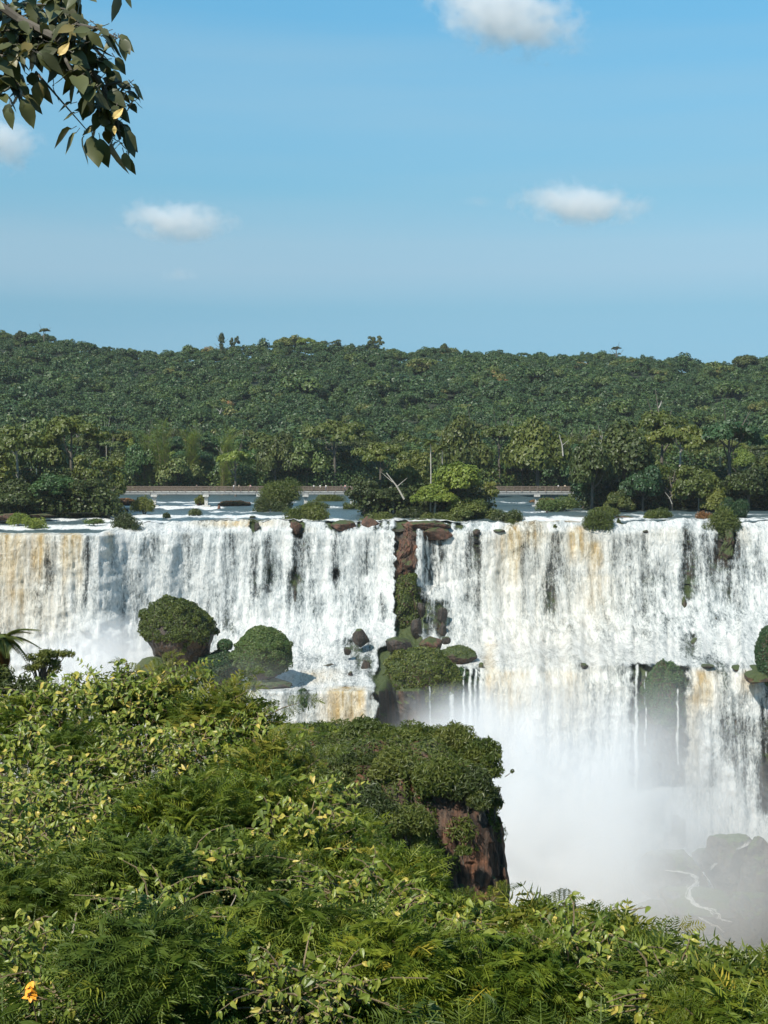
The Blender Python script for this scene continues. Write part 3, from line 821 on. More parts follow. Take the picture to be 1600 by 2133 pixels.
for i, (x, Y, r) in enumerate(spots[:NS]):
    pi = random.choice([0, 0, 4, 7, 1, 5, 2, 3, 3])
    matn = random.choices(['far', 'olive', 'dark', 'lime'], [5, 4, 2, .5])[0]
    hue = {'far': 'mid green', 'olive': 'olive green', 'dark': 'very dark green', 'lime': 'bright yellow green'}[matn]
    h = random.uniform(13, 20) if Y > 475 else random.uniform(12, 16)
    o = obj('forest_tree', None, loc=(x, Y, float(tz(x, Y)) - .3), rot=(0, 0, random.uniform(0, 6.28)))
    k = PROTO[pi][0]; s = r / 6.0
    ext = {'round': .98, 'flat': .52, 'tall': 1.25, 'ragged': 1.0}[k]
    q = random.uniform(1.0, 1.5) if k != 'flat' else 1.1
    cz = h - ext * 6 * s * q
    obj('crown', crown_me(pi, matn), o, (0, 0, cz), None, (s * 1.12, s * 1.12, s * q))
    obj('trunk', TRUNKS[random.choice([0, 1, 2])], o, (0, 0, 0), None, (s * .8, s * .8, (cz + 1.5) / 8))
    tag(o, hue + ' ' + GL[k], 'tree', hue + ' ' + k + ' crowned trees of the forest behind the walkway')
# everything farther: one wood on the rising slope
LOW = []
for i, k in enumerate(['round', 'flat', 'tall', 'ragged', 'round', 'round']):
    V, Fc, a = cloud(crown_lobes(k), .85, .60, fuzz=.2)
    LOW.append((k, V, Fc, a))
MAT['massi'] = leaf_mat('hillside_tree_leaves', MASS_STOPS, use_obj=False, trans=0.12, inst='own')
proto_col = bpy.data.collections.new('hillside_tree_kinds')
for i, (k, V, Fc, a) in enumerate(LOW):
    po = bpy.data.objects.new('hillside_tree_%s' % 'abcdef'[i], mesh('hillside_tree', V, Fc, MAT['massi'], {'var': a}))
    proto_col.objects.link(po)
pts, pid, prot, psc, pown = [], [], [], [], []
for (x, Y, r) in spots[NS:]:
    li = random.choices(range(6), [4, 1.2, 1.5, 3, 4, 4])[0]; k = LOW[li][0]
    s = r / 6.0 * random.choice([.6, .75, .9, 1.1, 1.35, 1.7]) * (.72 if Y > 820 else 1)
    h = min(random.uniform(8, 12) + (random.random() ** 7) * 7, 4.0 + 8.5 * s)
    ext = {'round': .98, 'flat': .52, 'tall': 1.25, 'ragged': 1.0}[k]
    pts.append((x, Y, float(tz(x, Y)) + h - ext * 6 * s)); pid.append(li); prot.append(random.uniform(0, 6.28)); psc.append(s)
    pown.append(1.15 if random.random() < .007 else min(.95, abs(random.gauss(.0, .38))))
me = bpy.data.meshes.new('hillside_forest'); me.vertices.add(len(pts)); me.vertices.foreach_set('co', np.array(pts, dtype=np.float32).ravel())
for nme, typ, dat in (('kind_id', 'INT', pid), ('turn', 'FLOAT', prot), ('size', 'FLOAT', psc), ('own', 'FLOAT', pown)):
    me.attributes.new(nme, typ, 'POINT').data.foreach_set('value', np.array(dat, dtype=np.int32 if typ == 'INT' else np.float32))
me.update()
fo = obj('hillside_forest', me)
gt = bpy.data.node_groups.new('plant_forest', 'GeometryNodeTree')
gt.interface.new_socket('Geometry', in_out='INPUT', socket_type='NodeSocketGeometry'); gt.interface.new_socket('Geometry', in_out='OUTPUT', socket_type='NodeSocketGeometry')
gn = gt.nodes.new; gl = gt.links.new
gi, go = gn('NodeGroupInput'), gn('NodeGroupOutput')
ci = gn('GeometryNodeCollectionInfo'); ci.inputs[0].default_value = proto_col; ci.inputs['Separate Children'].default_value = True; ci.inputs['Reset Children'].default_value = True
iop = gn('GeometryNodeInstanceOnPoints'); iop.inputs['Pick Instance'].default_value = True
def named(nme, typ):
    q = gn('GeometryNodeInputNamedAttribute'); q.data_type = typ; q.inputs[0].default_value = nme; return q.outputs[0]
cx = gn('ShaderNodeCombineXYZ'); gl(named('turn', 'FLOAT'), cx.inputs[2])
e2r = gn('FunctionNodeEulerToRotation'); gl(cx.outputs[0], e2r.inputs[0])
gl(gi.outputs[0], iop.inputs['Points']); gl(ci.outputs[0], iop.inputs['Instance']); gl(named('kind_id', 'INT'), iop.inputs['Instance Index'])
gl(e2r.outputs[0], iop.inputs['Rotation']); gl(named('size', 'FLOAT'), iop.inputs['Scale']); gl(iop.outputs[0], go.inputs[0])
md = fo.modifiers.new('forest', 'NODES'); md.node_group = gt
tag(fo, 'dense blue green forest covering the far slope up to the skyline', 'forest', kind='stuff')

# skyline trees that stick out singly: px, top row, width px
for px, ty_, w_, pr, lab in ((93, 683, 26, 1, 'small flat-topped tree poking above the skyline at the far left'), (44, 684, 34, 0, 'dark round tree on the skyline left of the small flat-topped one'),
                            (462, 693, 18, 2, 'narrow dark tree spike on the skyline, left one of a pair'), (488, 692, 24, 3, 'wispy dark tree on the skyline, right one of a pair'),
                            (590, 699, 52, 4, 'broad rounded brownish crown on the skyline left of centre'), (636, 702, 46, 5, 'pale green flat crown on the skyline beside the broad brownish one'),
                            (688, 701, 50, 3, 'dark spreading tree standing clear on the skyline'), (782, 690, 40, 3, 'tallest layered tree standing above the middle of the skyline'),
                            (925, 712, 30, 4, 'small dark tree bump on the skyline right of centre'), (1285, 721, 22, 1, 'tiny flat crown above the skyline towards the right'),
                            (1555, 733, 70, 0, 'broad dark crown on the skyline at the far right')):
    tree('skyline_tree', lab, 'tree', px, 896 + random.uniform(-10, 10), ty_, w_, pr, {590: 'olive', 636: 'lime'}.get(px, 'dark'), 'trees standing out on the skyline', trunk=0, fill=.62, tw=1.5)

# ---- trees of the near banks, one by one: px, D, top, width, proto, material, label
BANK = [
    (35, 322, 880, 190, 5, 'olive', 'broad olive tree high on the left bank at the picture edge'),
    (150, 330, 862, 170, 1, 'olive', 'flat-topped olive tree rising highest on the left bank'),
    (205, 326, 925, 120, 3, 'olive', 'loose olive tree at the right end of the left bank, above the walkway end'),
    (40, 313, 988, 150, 4, 'dark', 'low dense dark tree by the water at the left edge'),
    (110, 314, 975, 130, 0, 'far', 'round mid green tree low on the left bank'),
    (178, 316, 985, 120, 7, 'dark', 'dark rounded tree low on the left bank near the rapids'),
    (228, 318, 985, 80, 3, 'olive', 'thin airy tree leaning over the rapids at the left bank end'),
    (-60, 318, 900, 180, 0, 'olive', 'olive tree cut by the left picture edge'),
    (85, 340, 850, 150, 4, 'far', 'green round tree behind the left bank trees'),
    (1235, 338, 895, 130, 0, 'dark', 'tall very dark tree beside the right end of the walkway'),
    (1300, 345, 862, 180, 4, 'dark', 'large dark domed tree behind the right river bank'),
    (1340, 337, 948, 110, 7, 'far', 'round green tree low on the right bank'),
    (1400, 338, 935, 130, 3, 'olive', 'olive green open tree on the right bank'),
    (1455, 337, 955, 120, 0, 'olive', 'sunlit olive round tree by the water on the right bank'),
    (1420, 350, 880, 170, 5, 'olive', 'broad flat olive tree behind the right bank'),
    (1520, 345, 870, 170, 5, 'far', 'wide green tree behind the right bank near the edge'),
    (1560, 338, 950, 130, 7, 'dark', 'dark rounded tree by the water near the right edge'),
    (1620, 340, 920, 150, 4, 'dark', 'dark tree cut by the right picture edge'),
    (1380, 362, 852, 150, 1, 'olive', 'flat-topped olive tree rising high behind the right bank'),
    (1215, 350, 940, 80, 2, 'far', 'narrow green tree between the walkway end and the very dark tree'),
    (1490, 334, 1010, 90, 4, 'olive', 'small bushy olive tree right at the right bank waterline'),
    (1290, 333, 1010, 70, 0, 'dark', 'small dark tree at the waterline below the large dark dome'),
    (790, 322, 918, 130, 1, 'olive', 'flat olive tree at the left of the river island'),
    (760, 318, 975, 90, 3, 'dark', 'dark low tree at the left tip of the river island'),
    (865, 330, 925, 110, 4, 'olive', 'rounded olive tree at the back of the river island'),
    (820, 315, 1005, 90, 7, 'dark', 'dark dense tree over the water on the river island'),
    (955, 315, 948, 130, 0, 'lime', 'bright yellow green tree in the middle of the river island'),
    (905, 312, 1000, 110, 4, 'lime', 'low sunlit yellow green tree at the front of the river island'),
    (1000, 322, 985, 80, 3, 'olive', 'small open olive tree at the right tip of the river island'),
    (970, 311, 1025, 110, 7, 'olive', 'low round tree overhanging the lip at the island front'),
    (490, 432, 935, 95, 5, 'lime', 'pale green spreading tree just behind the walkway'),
    (640, 452, 900, 120, 0, 'far', 'round green tree behind the middle of the walkway'),
    (700, 450, 870, 150, 1, 'olive', 'very broad olive umbrella crown behind the walkway'),
    (575, 450, 890, 100, 4, 'dark', 'dark rounded tree behind the walkway, left of the broad umbrella crown'),
    (300, 450, 905, 100, 7, 'far', 'green round tree behind the left part of the walkway'),
    (370, 448, 935, 110, 0, 'far', 'low round green tree at the foot of the bamboo clumps'),
    (1090, 452, 890, 130, 4, 'far', 'round green tree behind the right section of the walkway'),
    (1150, 450, 920, 100, 0, 'far', 'smaller round green tree just behind the right walkway section'),
    (1040, 454, 880, 110, 5, 'olive', 'flat olive crown above the right walkway section'),
    (960, 420, 845, 140, 4, 'dark', 'large dark rounded crown high behind the river island'),
    (1120, 425, 850, 170, 4, 'olive', 'very wide olive crown rising above the right walkway section'),
]
for (px, D, tp_, w_, pr, mt, lab) in BANK:
    tree('bank_tree', lab, 'tree', px, D, tp_, w_, pr, mt, 'trees on the river banks and island', trunk=random.choice([0, 2, 1]))

# ---- undergrowth along the shores
def undergrowth(name, lab, pts, h, matn, leaf=.8, n=None):
    lobes = []
    for (px, D, hh) in pts:
        p = W(px, 1000, D); x = float(p[0]); z = float(tz(x, D))
        r = hh * rng.uniform(.5, .75)
        lobes.append((x, D, max(z, -15) + hh * rng.uniform(.2, .6), r * 1.25, .9))
        lobes.append((x + rng.normal(0, 1), D + 1, max(z, -15) + hh * rng.uniform(.6, .9), r * .8, .9))
    V, Fc, a = cloud(lobes, leaf, .38, -.9, .8, fuzz=.2)
    return tag(obj(name, mesh(name, V, Fc, MAT[matn], {'var': a})), lab, 'undergrowth', kind='stuff')
undergrowth('shore_undergrowth', 'dark undergrowth along the far shore behind the walkway', [(x, 456 + rng.normal(0, 2), rng.uniform(4, 9)) for x in np.arange(190, 1330, 17)], 6, 'mass')
undergrowth('shore_undergrowth', 'dark undergrowth filling the wood behind the far shore', [(x, 466 + rng.normal(0, 2), rng.uniform(7, 11)) for x in np.arange(100, 1500, 24)], 6, 'mass', 1.0)
undergrowth('shore_undergrowth', 'bushy undergrowth along the left bank', [(x, 311 + rng.random() * 4, rng.uniform(2, 5)) for x in np.arange(-90, 236, 14)] + [(x, 322 + rng.random() * 4, rng.uniform(4, 9)) for x in np.arange(-90, 225, 20)], 6, 'dark')
undergrowth('shore_undergrowth', 'bushy undergrowth along the right bank', [(x, 341 + rng.random() * 4, rng.uniform(2, 5)) for x in np.arange(1210, 1720, 14)] + [(x, 350 + rng.random() * 6, rng.uniform(5, 9)) for x in np.arange(1215, 1720, 20)], 6, 'dark')
undergrowth('shore_undergrowth', 'bushy undergrowth on the river island', [(x, 315 + rng.random() * 6, rng.uniform(2, 5.5)) for x in np.arange(765, 1010, 12)] + [(x, 326, rng.uniform(4, 7)) for x in np.arange(780, 1000, 18)], 6, 'dark')

# ---- bamboo clumps behind the walkway
def frond_leaf_T(n=9):
    V, Fc = [], []
    for i in range(n):
        t = i / n; y = t; s = 1 if i % 2 else -1
        c = len(V); L = .22 * (1 - .4 * t)
        V += [(0, y, 0), (s * L * .5 + .02, y + .05, .0), (s * L, y + .12, -.08), (s * L * .5 - .02, y + .12, -.02)]
        Fc += [(c, c + 1, c + 2), (c, c + 2, c + 3)]
    return np.array(V, float), np.array(Fc)
def bamboo(px, D, top_py, lab, lean):
    top = WV(px, top_py, D); bz = float(tz(top.x, D)); h = top.z - bz
    o = obj('bamboo_clump', None, loc=(top.x, D, bz))
    st = Bag(); P, Dr = [], []
    for k in range(16):
        a = random.uniform(0, 6.28); q = random.uniform(.3, 2.2)
        ex = math.cos(a) * q * 1.6 + lean * random.uniform(.5, 1.4); ey = math.sin(a) * q
        hh = h * random.uniform(.7, 1.0)
        pts = [Vector((math.cos(a) * .5, math.sin(a) * .5, 0)).lerp(Vector((ex, ey, hh)), t) + Vector((0, 0, math.sin(t * 3.14) * .08 * hh)) for t in (0, .25, .5, .75, 1)]
        st.tube(pts, [.07, .06, .05, .03, .015], 5)
        for j in range(46):
            t = random.uniform(.25, 1.0)
            i0 = min(3, int(t * 4)); p = pts[i0].lerp(pts[i0 + 1], t * 4 - i0)
            b_ = random.uniform(0, 6.28)
            P.append(p + Vector((math.cos(b_), math.sin(b_), 0)) * random.uniform(0, .7)); Dr.append((math.cos(b_) + lean * .3, math.sin(b_), random.uniform(.2, 1.5)))
    obj('stems', st.mesh('stems', MAT['twig']), o)
    Rm = frame_rot(np.array(Dr, float), np.tile([[0.0, -.3, 1]], (len(Dr), 1)))
    V, Fc, a = replicate(frond_leaf_T(), Rm, rng.uniform(1.3, 2.4, len(P)), np.array([tuple(p) for p in P]), rng.random(len(P)))
    obj('foliage', mesh('foliage', V, Fc, MAT['lime'], {'var': a}), o)
    return tag(o, lab, 'bamboo', 'bamboo clumps behind the walkway')
bamboo(345, 446, 868, 'feathery yellow green bamboo clump leaning left behind the walkway', -2.0)
bamboo(400, 452, 880, 'feathery bamboo clump in the middle of the three behind the walkway', 0)
bamboo(462, 446, 885, 'feathery yellow green bamboo clump leaning right, nearest the pale spreading tree', 2.2)
bamboo(310, 450, 900, 'low bamboo clump at the left end, behind the bridge approach', -1.0)

# ---- palms
def palm(name, px, D, top_py, crown_m, lab, base_z=None, trunk_r=.16, n=15, dead=0, matn='olive'):
    top = WV(px, top_py, D); bz = float(tz(top.x, D)) if base_z is None else base_z
    h = top.z - bz - crown_m * .35
    o = obj(name, None, loc=(top.x, D, bz))
    b = Bag(); b.tube([(0, 0, -1), (.1, 0, h * .5), (0, .05, h)], [trunk_r * 1.3, trunk_r, trunk_r * .9], 8)
    obj('trunk', b.mesh('trunk', MAT['palebark']), o)
    T = leaf_strip_T()
    for k in range(n + dead):
        a = k * 2.399; up = (.9 - 1.25 * (k / n)) if k < n else -2.2
        d = np.array([[math.cos(a), math.sin(a), up]])
        Rm = frame_rot(d, np.array([[0, 0, 1.0]]))[0]
        me = FR_ME[1 if k >= n else 0]
        f = obj('frond', me, o)
        f.matrix_basis = Matrix.Translation((0, 0, h)) @ Matrix([list(r) + [0] for r in Rm.tolist()] + [[0, 0, 0, 1]]) @ Matrix.Scale(crown_m * random.uniform(.85, 1.1), 4)
    return tag(o, lab, 'palm tree')
def leaf_strip_T(n=22, drop=.55, w=.24):
    V, Fc = [], []
    for i in range(n):
        t = (i + .5) / n
        z = .12 * math.sin(t * 3.1) - drop * t * t
        for s in (-1, 1):
            c = len(V); L = w * math.sin(math.pi * (.12 + .83 * t)) + .03
            V += [(0, t - .012, z), (s * L * .5, t + .02, z - L * .05), (s * L, t + .14, z - L * .75), (s * L * .45, t + .05, z - L * .12)]
            Fc += [(c, c + 1, c + 2), (c, c + 2, c + 3)]
    for i in range(6):
        t0, t1 = i / 6, (i + 1) / 6; c = len(V)
        z0, z1 = .12 * math.sin(t0 * 3.1) - drop * t0 * t0, .12 * math.sin(t1 * 3.1) - drop * t1 * t1
        r = .012
        V += [(-r, t0, z0), (r, t0, z0), (r, t1, z1), (-r, t1, z1)]
        Fc += [(c, c + 1, c + 2), (c, c + 2, c + 3)]
    return np.array(V, float), np.array(Fc)
FR_ME = []
for mt in ('olive', 'rust', 'dark'):
    V, Fc = leaf_strip_T(); FR_ME.append(mesh('frond', V, Fc, MAT[mt], {'var': rng.random(len(V)) * .6 + .2}))
palm('palm_tree', 897, 313, 914, 2.3, 'tall thin palm with a pale bare trunk rising from the river island', trunk_r=.14)
palm('palm_tree', 921, 318, 926, 2.0, 'shorter thin palm just right of the tall island palm', trunk_r=.11)
palm('palm_tree', 3, 34, 1312, .75, 'palm with drooping dead brown fronds at the left picture edge', base_z=-9.5, trunk_r=.09, dead=9)

# pale bare trunks and dead branches showing in the forest
def bare_tree(px0, py0, px1, py1, D, lab, r=.22, forks=2):
    a, b_ = WV(px0, py0, D), WV(px1, py1, D)
    g = Bag(); mid = a.lerp(b_, .5) + Vector((.3, 0, 0)); rel = lambda p: p - a
    g.tube([rel(a), rel(mid), rel(b_)], [r, r * .75, r * .35], 6)
    for k in range(forks):
        s = a.lerp(b_, .45 + .2 * k)
        e = s + Vector(((-1) ** k * (b_ - a).length * .35, .3, (b_ - a).length * .3))
        g.tube([rel(s), rel(s.lerp(e, .5)), rel(e)], [r * .45, r * .3, r * .12], 5)
    o = obj('bare_tree', g.mesh('bare_tree', MAT['palebark']), loc=a)
    return tag(o, lab, 'bare tree', 'pale bare trunks among the trees')
bare_tree(842, 1040, 805, 985, 309, 'pale dead tree leaning left over the water at the island')
bare_tree(1173, 950, 1165, 905, 418, 'pale thin bare trunk standing upright above the right walkway section', .25, 1)
bare_tree(452, 872, 462, 850, 640, 'white forked trunk showing high in the forest left of centre', .35)
bare_tree(1372, 850, 1378, 835, 640, 'short white trunk showing high in the forest at the right', .35, 1)
bare_tree(1400, 1050, 1385, 1025, 334, 'thin grey dead branch leaning at the right bank waterline', .13, 1)

# ================================================================== RIVER BUSHES AND ROCKS ABOVE THE LIP
def shrub(name, lab, px, base_py, top_py, width_px, D, matn, group=None, leaf=.40, stems=True, cat='bush', seedlobes=13, cover=.95, T=SPIKE, fuzz=.34):
    base = WV(px, base_py, D); top = WV(px, top_py, D)
    rw = width_px * M(D) / 2; h = max(.4, top.z - base.z)
    lobes = []
    for k in range(seedlobes):
        a, q = rng.uniform(0, 6.28), math.sqrt(rng.random()) * .62
        hz = (1 - q * q) * rng.uniform(.25, .66)
        lobes.append((math.cos(a) * rw * q, math.sin(a) * rw * q * .7, h * hz, min(rw, h) * rng.uniform(.34, .5), .9))
    V, Fc, a = cloud(lobes, leaf, cover, -.8, .8, T, fuzz)
    V[:, 2] = V[:, 2] * (h / max(.01, np.percentile(V[:, 2], 99)))
    V[:, 0] *= rw / max(.01, np.percentile(np.abs(V[:, 0]), 98.5))
    o = obj(name, None, loc=base)
    obj('foliage', mesh('foliage', V, Fc, MAT[matn], {'var': a}), o)
    if stems:
        g = Bag()
        for k in range(5):
            a_ = random.uniform(0, 6.28)
            g.tube([(0, 0, -.4), (math.cos(a_) * rw * .25, math.sin(a_) * rw * .2, h * .3), (math.cos(a_) * rw * .55, math.sin(a_) * rw * .4, h * .7)], [.06 * h / 2, .045 * h / 2, .015 * h / 2], 5)
        obj('stems', g.mesh('stems', MAT['bark']), o)
    return tag(o, lab, cat, group)
RB = 'bushes on the rocks of the upper river'
shrub('river_bush', 'rounded dark green bush on the lip above the broad white curtain', 266, 1108, 1070, 60, 297, 'dark', RB)
shrub('river_bush', 'low bright green bush at the left rapids beside the red rocks', 68, 1100, 1078, 56, 296, 'lime', RB)
shrub('river_bush', 'small yellow green bush left of the low bright green one', 38, 1092, 1070, 40, 298, 'lime', RB)
shrub('river_bush', 'small green tuft in the left rapids', 196, 1092, 1080, 42, 299, 'far', RB)
shrub('river_bush', 'rounded olive bush with brown rocks behind the lip bush', 301, 1072, 1036, 50, 323, 'olive', RB)
shrub('river_bush', 'scrubby olive bushes at the end of the left bank', 232, 1076, 1040, 56, 322, 'olive', RB)
shrub('river_bush', 'big broad yellow olive bush standing in front of the walkway', 575, 1064, 1002, 92, 338, 'shrub', RB)
shrub('river_bush', 'dark low skirt of bush in front of the big yellow olive bush', 560, 1066, 1036, 70, 334, 'dark', RB)
shrub('river_bush', 'olive bush sloping to the lip right of the big yellow olive bush', 616, 1092, 1058, 56, 308, 'shrub', RB)
shrub('river_bush', 'dense green bush on the lip left of the red rocks', 652, 1094, 1056, 62, 308, 'olive', RB)
shrub('river_bush', 'small bush on a rock under the middle of the walkway', 417, 1052, 1032, 24, 366, 'olive', RB)
shrub('river_bush', 'tiny dark bush in the middle rapids below the walkway', 404, 1074, 1060, 30, 318, 'dark', RB)
shrub('river_bush', 'small round green bush at the foam line left of centre', 346, 1078, 1068, 18, 310, 'dark', RB)
shrub('river_bush', 'low green bush on the lip with a trailing brown root', 528, 1096, 1082, 40, 305, 'olive', RB)
shrub('river_bush', 'green bush between two red rocks on the lip', 790, 1092, 1068, 70, 307, 'olive', RB)
shrub('river_bush', 'olive bushes along the far waterline under the walkway', 690, 1054, 1028, 60, 395, 'olive', RB)
shrub('river_bush', 'brownish bush in the shallows right of the round boulder', 655, 1064, 1044, 60, 350, 'shrub', RB)
shrub('river_bush', 'small green bush by the white boulder in the shallows', 730, 1062, 1048, 44, 345, 'olive', RB)
shrub('river_bush', 'green bush on the lip at the right end of the island', 1060, 1096, 1064, 66, 306, 'dark', RB)
shrub('river_bush', 'small orange and green bush at the foot of the island end bush', 1066, 1102, 1083, 34, 303, 'shrub', RB)
shrub('river_bush', 'bush under the trees at the right tip of the island', 1022, 1090, 1062, 50, 309, 'olive', RB)
shrub('river_bush', 'isolated dense green bush on the lip in the right half', 1246, 1112, 1062, 62, 301, 'shrub', RB)
shrub('river_bush', 'light green bush leaning over behind the isolated lip bush', 1262, 1080, 1056, 60, 312, 'olive', RB)
shrub('river_bush', 'small bush in the narrow spout right of the isolated lip bush', 1290, 1106, 1080, 16, 303, 'dark', RB)
shrub('river_bush', 'tiny bush on a rock stub at the silt brown lip', 1157, 1108, 1092, 10, 301, 'shrub', RB)
shrub('river_bush', 'green bushes at the waterline below the right walkway section', 1165, 1066, 1036, 90, 338, 'far', RB)
shrub('river_bush', 'low olive bush on the right shore', 1372, 1084, 1060, 60, 312, 'shrub', RB)
shrub('river_bush', 'brown and green scrub crowning the dark spur near the right edge', 1505, 1116, 1060, 74, 302, 'shrub', RB)
shrub('river_bush', 'pale green bush behind the scrub-topped spur', 1530, 1086, 1040, 56, 312, 'far', RB)
shrub('river_bush', 'dry twiggy bush on the left shoulder of the spur', 1470, 1088, 1066, 40, 309, 'rust', RB)
shrub('river_bush', 'strip of low green bushes along the island waterline', 930, 1090, 1066, 110, 309, 'olive', RB)
shrub('river_bush', 'dark bushes at the island foot right of the pale dead tree', 860, 1082, 1056, 70, 312, 'dark', RB)

# ------------------------------------------------------------------ boulders
_ico = {}
def ico(n):
    if n not in _ico:
        import bmesh
        bm = bmesh.new(); bmesh.ops.create_icosphere(bm, subdivisions=n, radius=1.0)
        V = np.array([v.co[:] for v in bm.verts]); Fc = np.array([[v.index for v in f.verts] for f in bm.faces]); bm.free()
        _ico[n] = (V, Fc)
    return _ico[n]
_seed = [0]
def rock_shape(rx, ry, rz, sub=4, rough=.3, fn=None, chop=True):
    _seed[0] += 7.3; s = _seed[0]
    V, Fc = ico(sub); V = V.copy()
    n = fbm(V[:, 0] * 1.3 + s, V[:, 1] * 1.3, V[:, 2] * 1.3, 4, .55)
    n2 = np.abs(fbm(V[:, 0] * 3.0 + s, V[:, 1] * 3.0, V[:, 2] * 3.0, 3) - .5)
    V = V * (1 + (n - .5) * rough * 2.2 - n2 * rough * .8)[:, None]
    for k in range(15 if chop else 3):
        nn = sub_dirs(1)[0]; ex = np.clip(V @ nn - rng.uniform(.55 if chop else .7, .92), 0, None)
        V = V - np.outer(ex * .88, nn)
    V = V * (1 + (fbm(V[:, 0] * 7 + s, V[:, 1] * 7, V[:, 2] * 7, 2) - .5) * .10)[:, None]
    V = V * np.array([rx, ry, rz])
    if fn is not None: V = fn(V)
    return V, Fc
MISTY = []
def boulder(name, lab, px, py, w_px, h_px, D, matn, sub=4, rough=.3, depth=.8, group=None, cover=None, fn=None, cat='rock', leaf=.35, dens=1.0, up=.1, reach=(.02, .5), okfn=None, lobes=0, lobe_r=1.0, shape=None, T=RHOMB, fuzz=.13):
    """a rock centred at (px,py); cover: material of the leaf cover on its top"""
    m_ = M(D)
    rx, rz = w_px * m_ / 2, h_px * m_ / 2
    V, Fc = shape if shape is not None else rock_shape(rx, rx * depth, rz, max(4, sub), rough, fn, not cover)
    if name in ('misty_boulder',): MISTY.append((V + np.array(WV(px, py, D)), Fc))
    c = WV(px, py, D)
    ro = obj('rock' if cover else name, mesh(name, V, Fc, MAT[matn], smooth=False), loc=c)
    if not cover:
        return tag(ro, lab, cat, group)
    root = obj(name, None, loc=c)
    ro.location = (0, 0, 0); ro.parent = root
    tri = V[Fc]; nr = np.cross(tri[:, 1] - tri[:, 0], tri[:, 2] - tri[:, 0]); ar = np.linalg.norm(nr, axis=1) / 2
    nr = nr / (2 * ar[:, None] + 1e-9); ce = tri.mean(1)
    edge_n = (fbm(ce[:, 0] / (rx * .35) + 5, ce[:, 1] / (rx * .35), ce[:, 2] / (rx * .35), 3) - .5)
    ok = (ce[:, 2] / rz + edge_n * 1.1) > up
    if okfn is not None: ok = okfn(ce + np.array(c))
    pr = ar * ok; pr /= pr.sum()
    n = int(dens * (ar * ok).sum() / (leaf * leaf * .36) * 1.8)
    idx = rng.choice(len(pr), n, p=pr)
    bc = rng.dirichlet((1, 1, 1), n)
    P = (tri[idx] * bc[:, :, None]).sum(1)
    lump = fbm(P[:, 0] / 1.3, P[:, 1] / 1.3, P[:, 2] / 1.3, 3)
    P = P + nr[idx] * (reach[0] + reach[1] * np.clip(lump * 2 - .5, 0, 1.5) * rng.uniform(.3, 1, n))[:, None]
    nn = nr[idx] + rng.normal(0, .65, (n, 3)); nn[:, 2] += .3
    V2, F2, a = replicate(T, rand_rot(nn, rng.uniform(0, 6.28, n)), leaf * rng.uniform(.6, 1.4, n), P, np.clip(lump * .8 + rng.normal(0, .2, n), 0, 1))
    if lobes:
        li = rng.choice(len(pr), lobes, p=pr)
        V3, F3, a3 = cloud([(*(ce[k] + nr[k] * .25 * lobe_r), lobe_r * rng.uniform(.5, 1.25), .85) for k in li], leaf, 1.1, -.7, .7, T, fuzz)
        V2, F2, a = np.concatenate([V2, V3]), np.concatenate([F2, F3 + len(V2)]), np.concatenate([a, a3])
    obj('foliage', mesh('foliage', V2, F2, MAT[cover], {'var': a}), root)
    return tag(root, lab, cat, group)

LR = 'red brown rocks along the lip'
boulder('lip_rock', 'red rock lump on the lip with thin spouts, left of the bushy gap', 712, 1096, 66, 30, 302, 'redrock', 4, .35, .8, LR)
boulder('lip_rock', 'reddish rock with trailing plants between the two spouts on the lip', 770, 1092, 44, 36, 303, 'redrock', 4, .4, .8, LR)
boulder('lip_rock', 'dark brown rock wedge in the lip below the green bush', 617, 1098, 28, 34, 301, 'redrock', 3, .4, .8, LR)
boulder('lip_rock', 'wide red rock slab on top of the bare pillar', 880, 1096, 120, 26, 301, 'redrock', 4, .35, .7, LR)
boulder('lip_rock', 'lower red rock shelf right of the pillar top', 905, 1112, 70, 34, 300, 'redrock', 4, .4, .6, LR)
boulder('lip_rock', 'small dark rock at the start of the full white curtain', 993, 1108, 16, 14, 299.5, 'boulder', 3, .3, .8, LR)
boulder('lip_rock', 'dark flat rock in the lip foam left of the silt brown water', 1040, 1106, 30, 9, 300, 'boulder', 3, .3, .8, LR)
boulder('lip_rock', 'pair of dark rocks in the white lip foam, right half', 1345, 1108, 18, 10, 300, 'boulder', 3, .3, .8, LR)
boulder('lip_rock', 'rock stub carrying a tiny bush at the silt brown lip', 1157, 1112, 11, 22, 300.5, 'boulder', 3, .3, .8, LR)
boulder('lip_rock', 'narrow dark rock with a trailing root below the low lip bush', 536, 1098, 14, 26, 301, 'boulder', 3, .3, .8, LR)
UR = 'rocks in the upper river'
boulder('river_rock', 'long reddish rock bank at the left edge by the bright bushes', 12, 1078, 90, 20, 303, 'redrock', 4, .35, .6, UR)
boulder('river_rock', 'reddish rocks under the left bank trees', 85, 1074, 60, 12, 306, 'redrock', 3, .35, .6, UR)
boulder('river_rock', 'orange lichen covered rock below the left part of the walkway', 262, 1046, 44, 14, 350, 'redrock', 3, .35, .6, UR, cover='rust')
boulder('river_rock', 'long low orange rock near the dark walkway pier', 490, 1051, 70, 12, 364, 'redrock', 3, .35, .6, UR, cover='rust', dens=.5)
boulder('river_rock', 'round tan boulder in the shallows right of the big olive bush', 640, 1056, 26, 15, 352, 'redrock', 3, .2, .8, UR)
boulder('river_rock', 'pale sunlit boulder in the shallows before the island', 737, 1057, 12, 9, 345, 'boulder', 3, .2, .8, UR)
boulder('river_rock', 'brown rock with green cover at the bridge foot under the small bush', 418, 1050, 20, 14, 368, 'redrock', 3, .3, .8, UR)
boulder('river_rock', 'upright brown stump-like rock in the rapids', 456, 1062, 9, 22, 345, 'redrock', 3, .3, .8, UR)
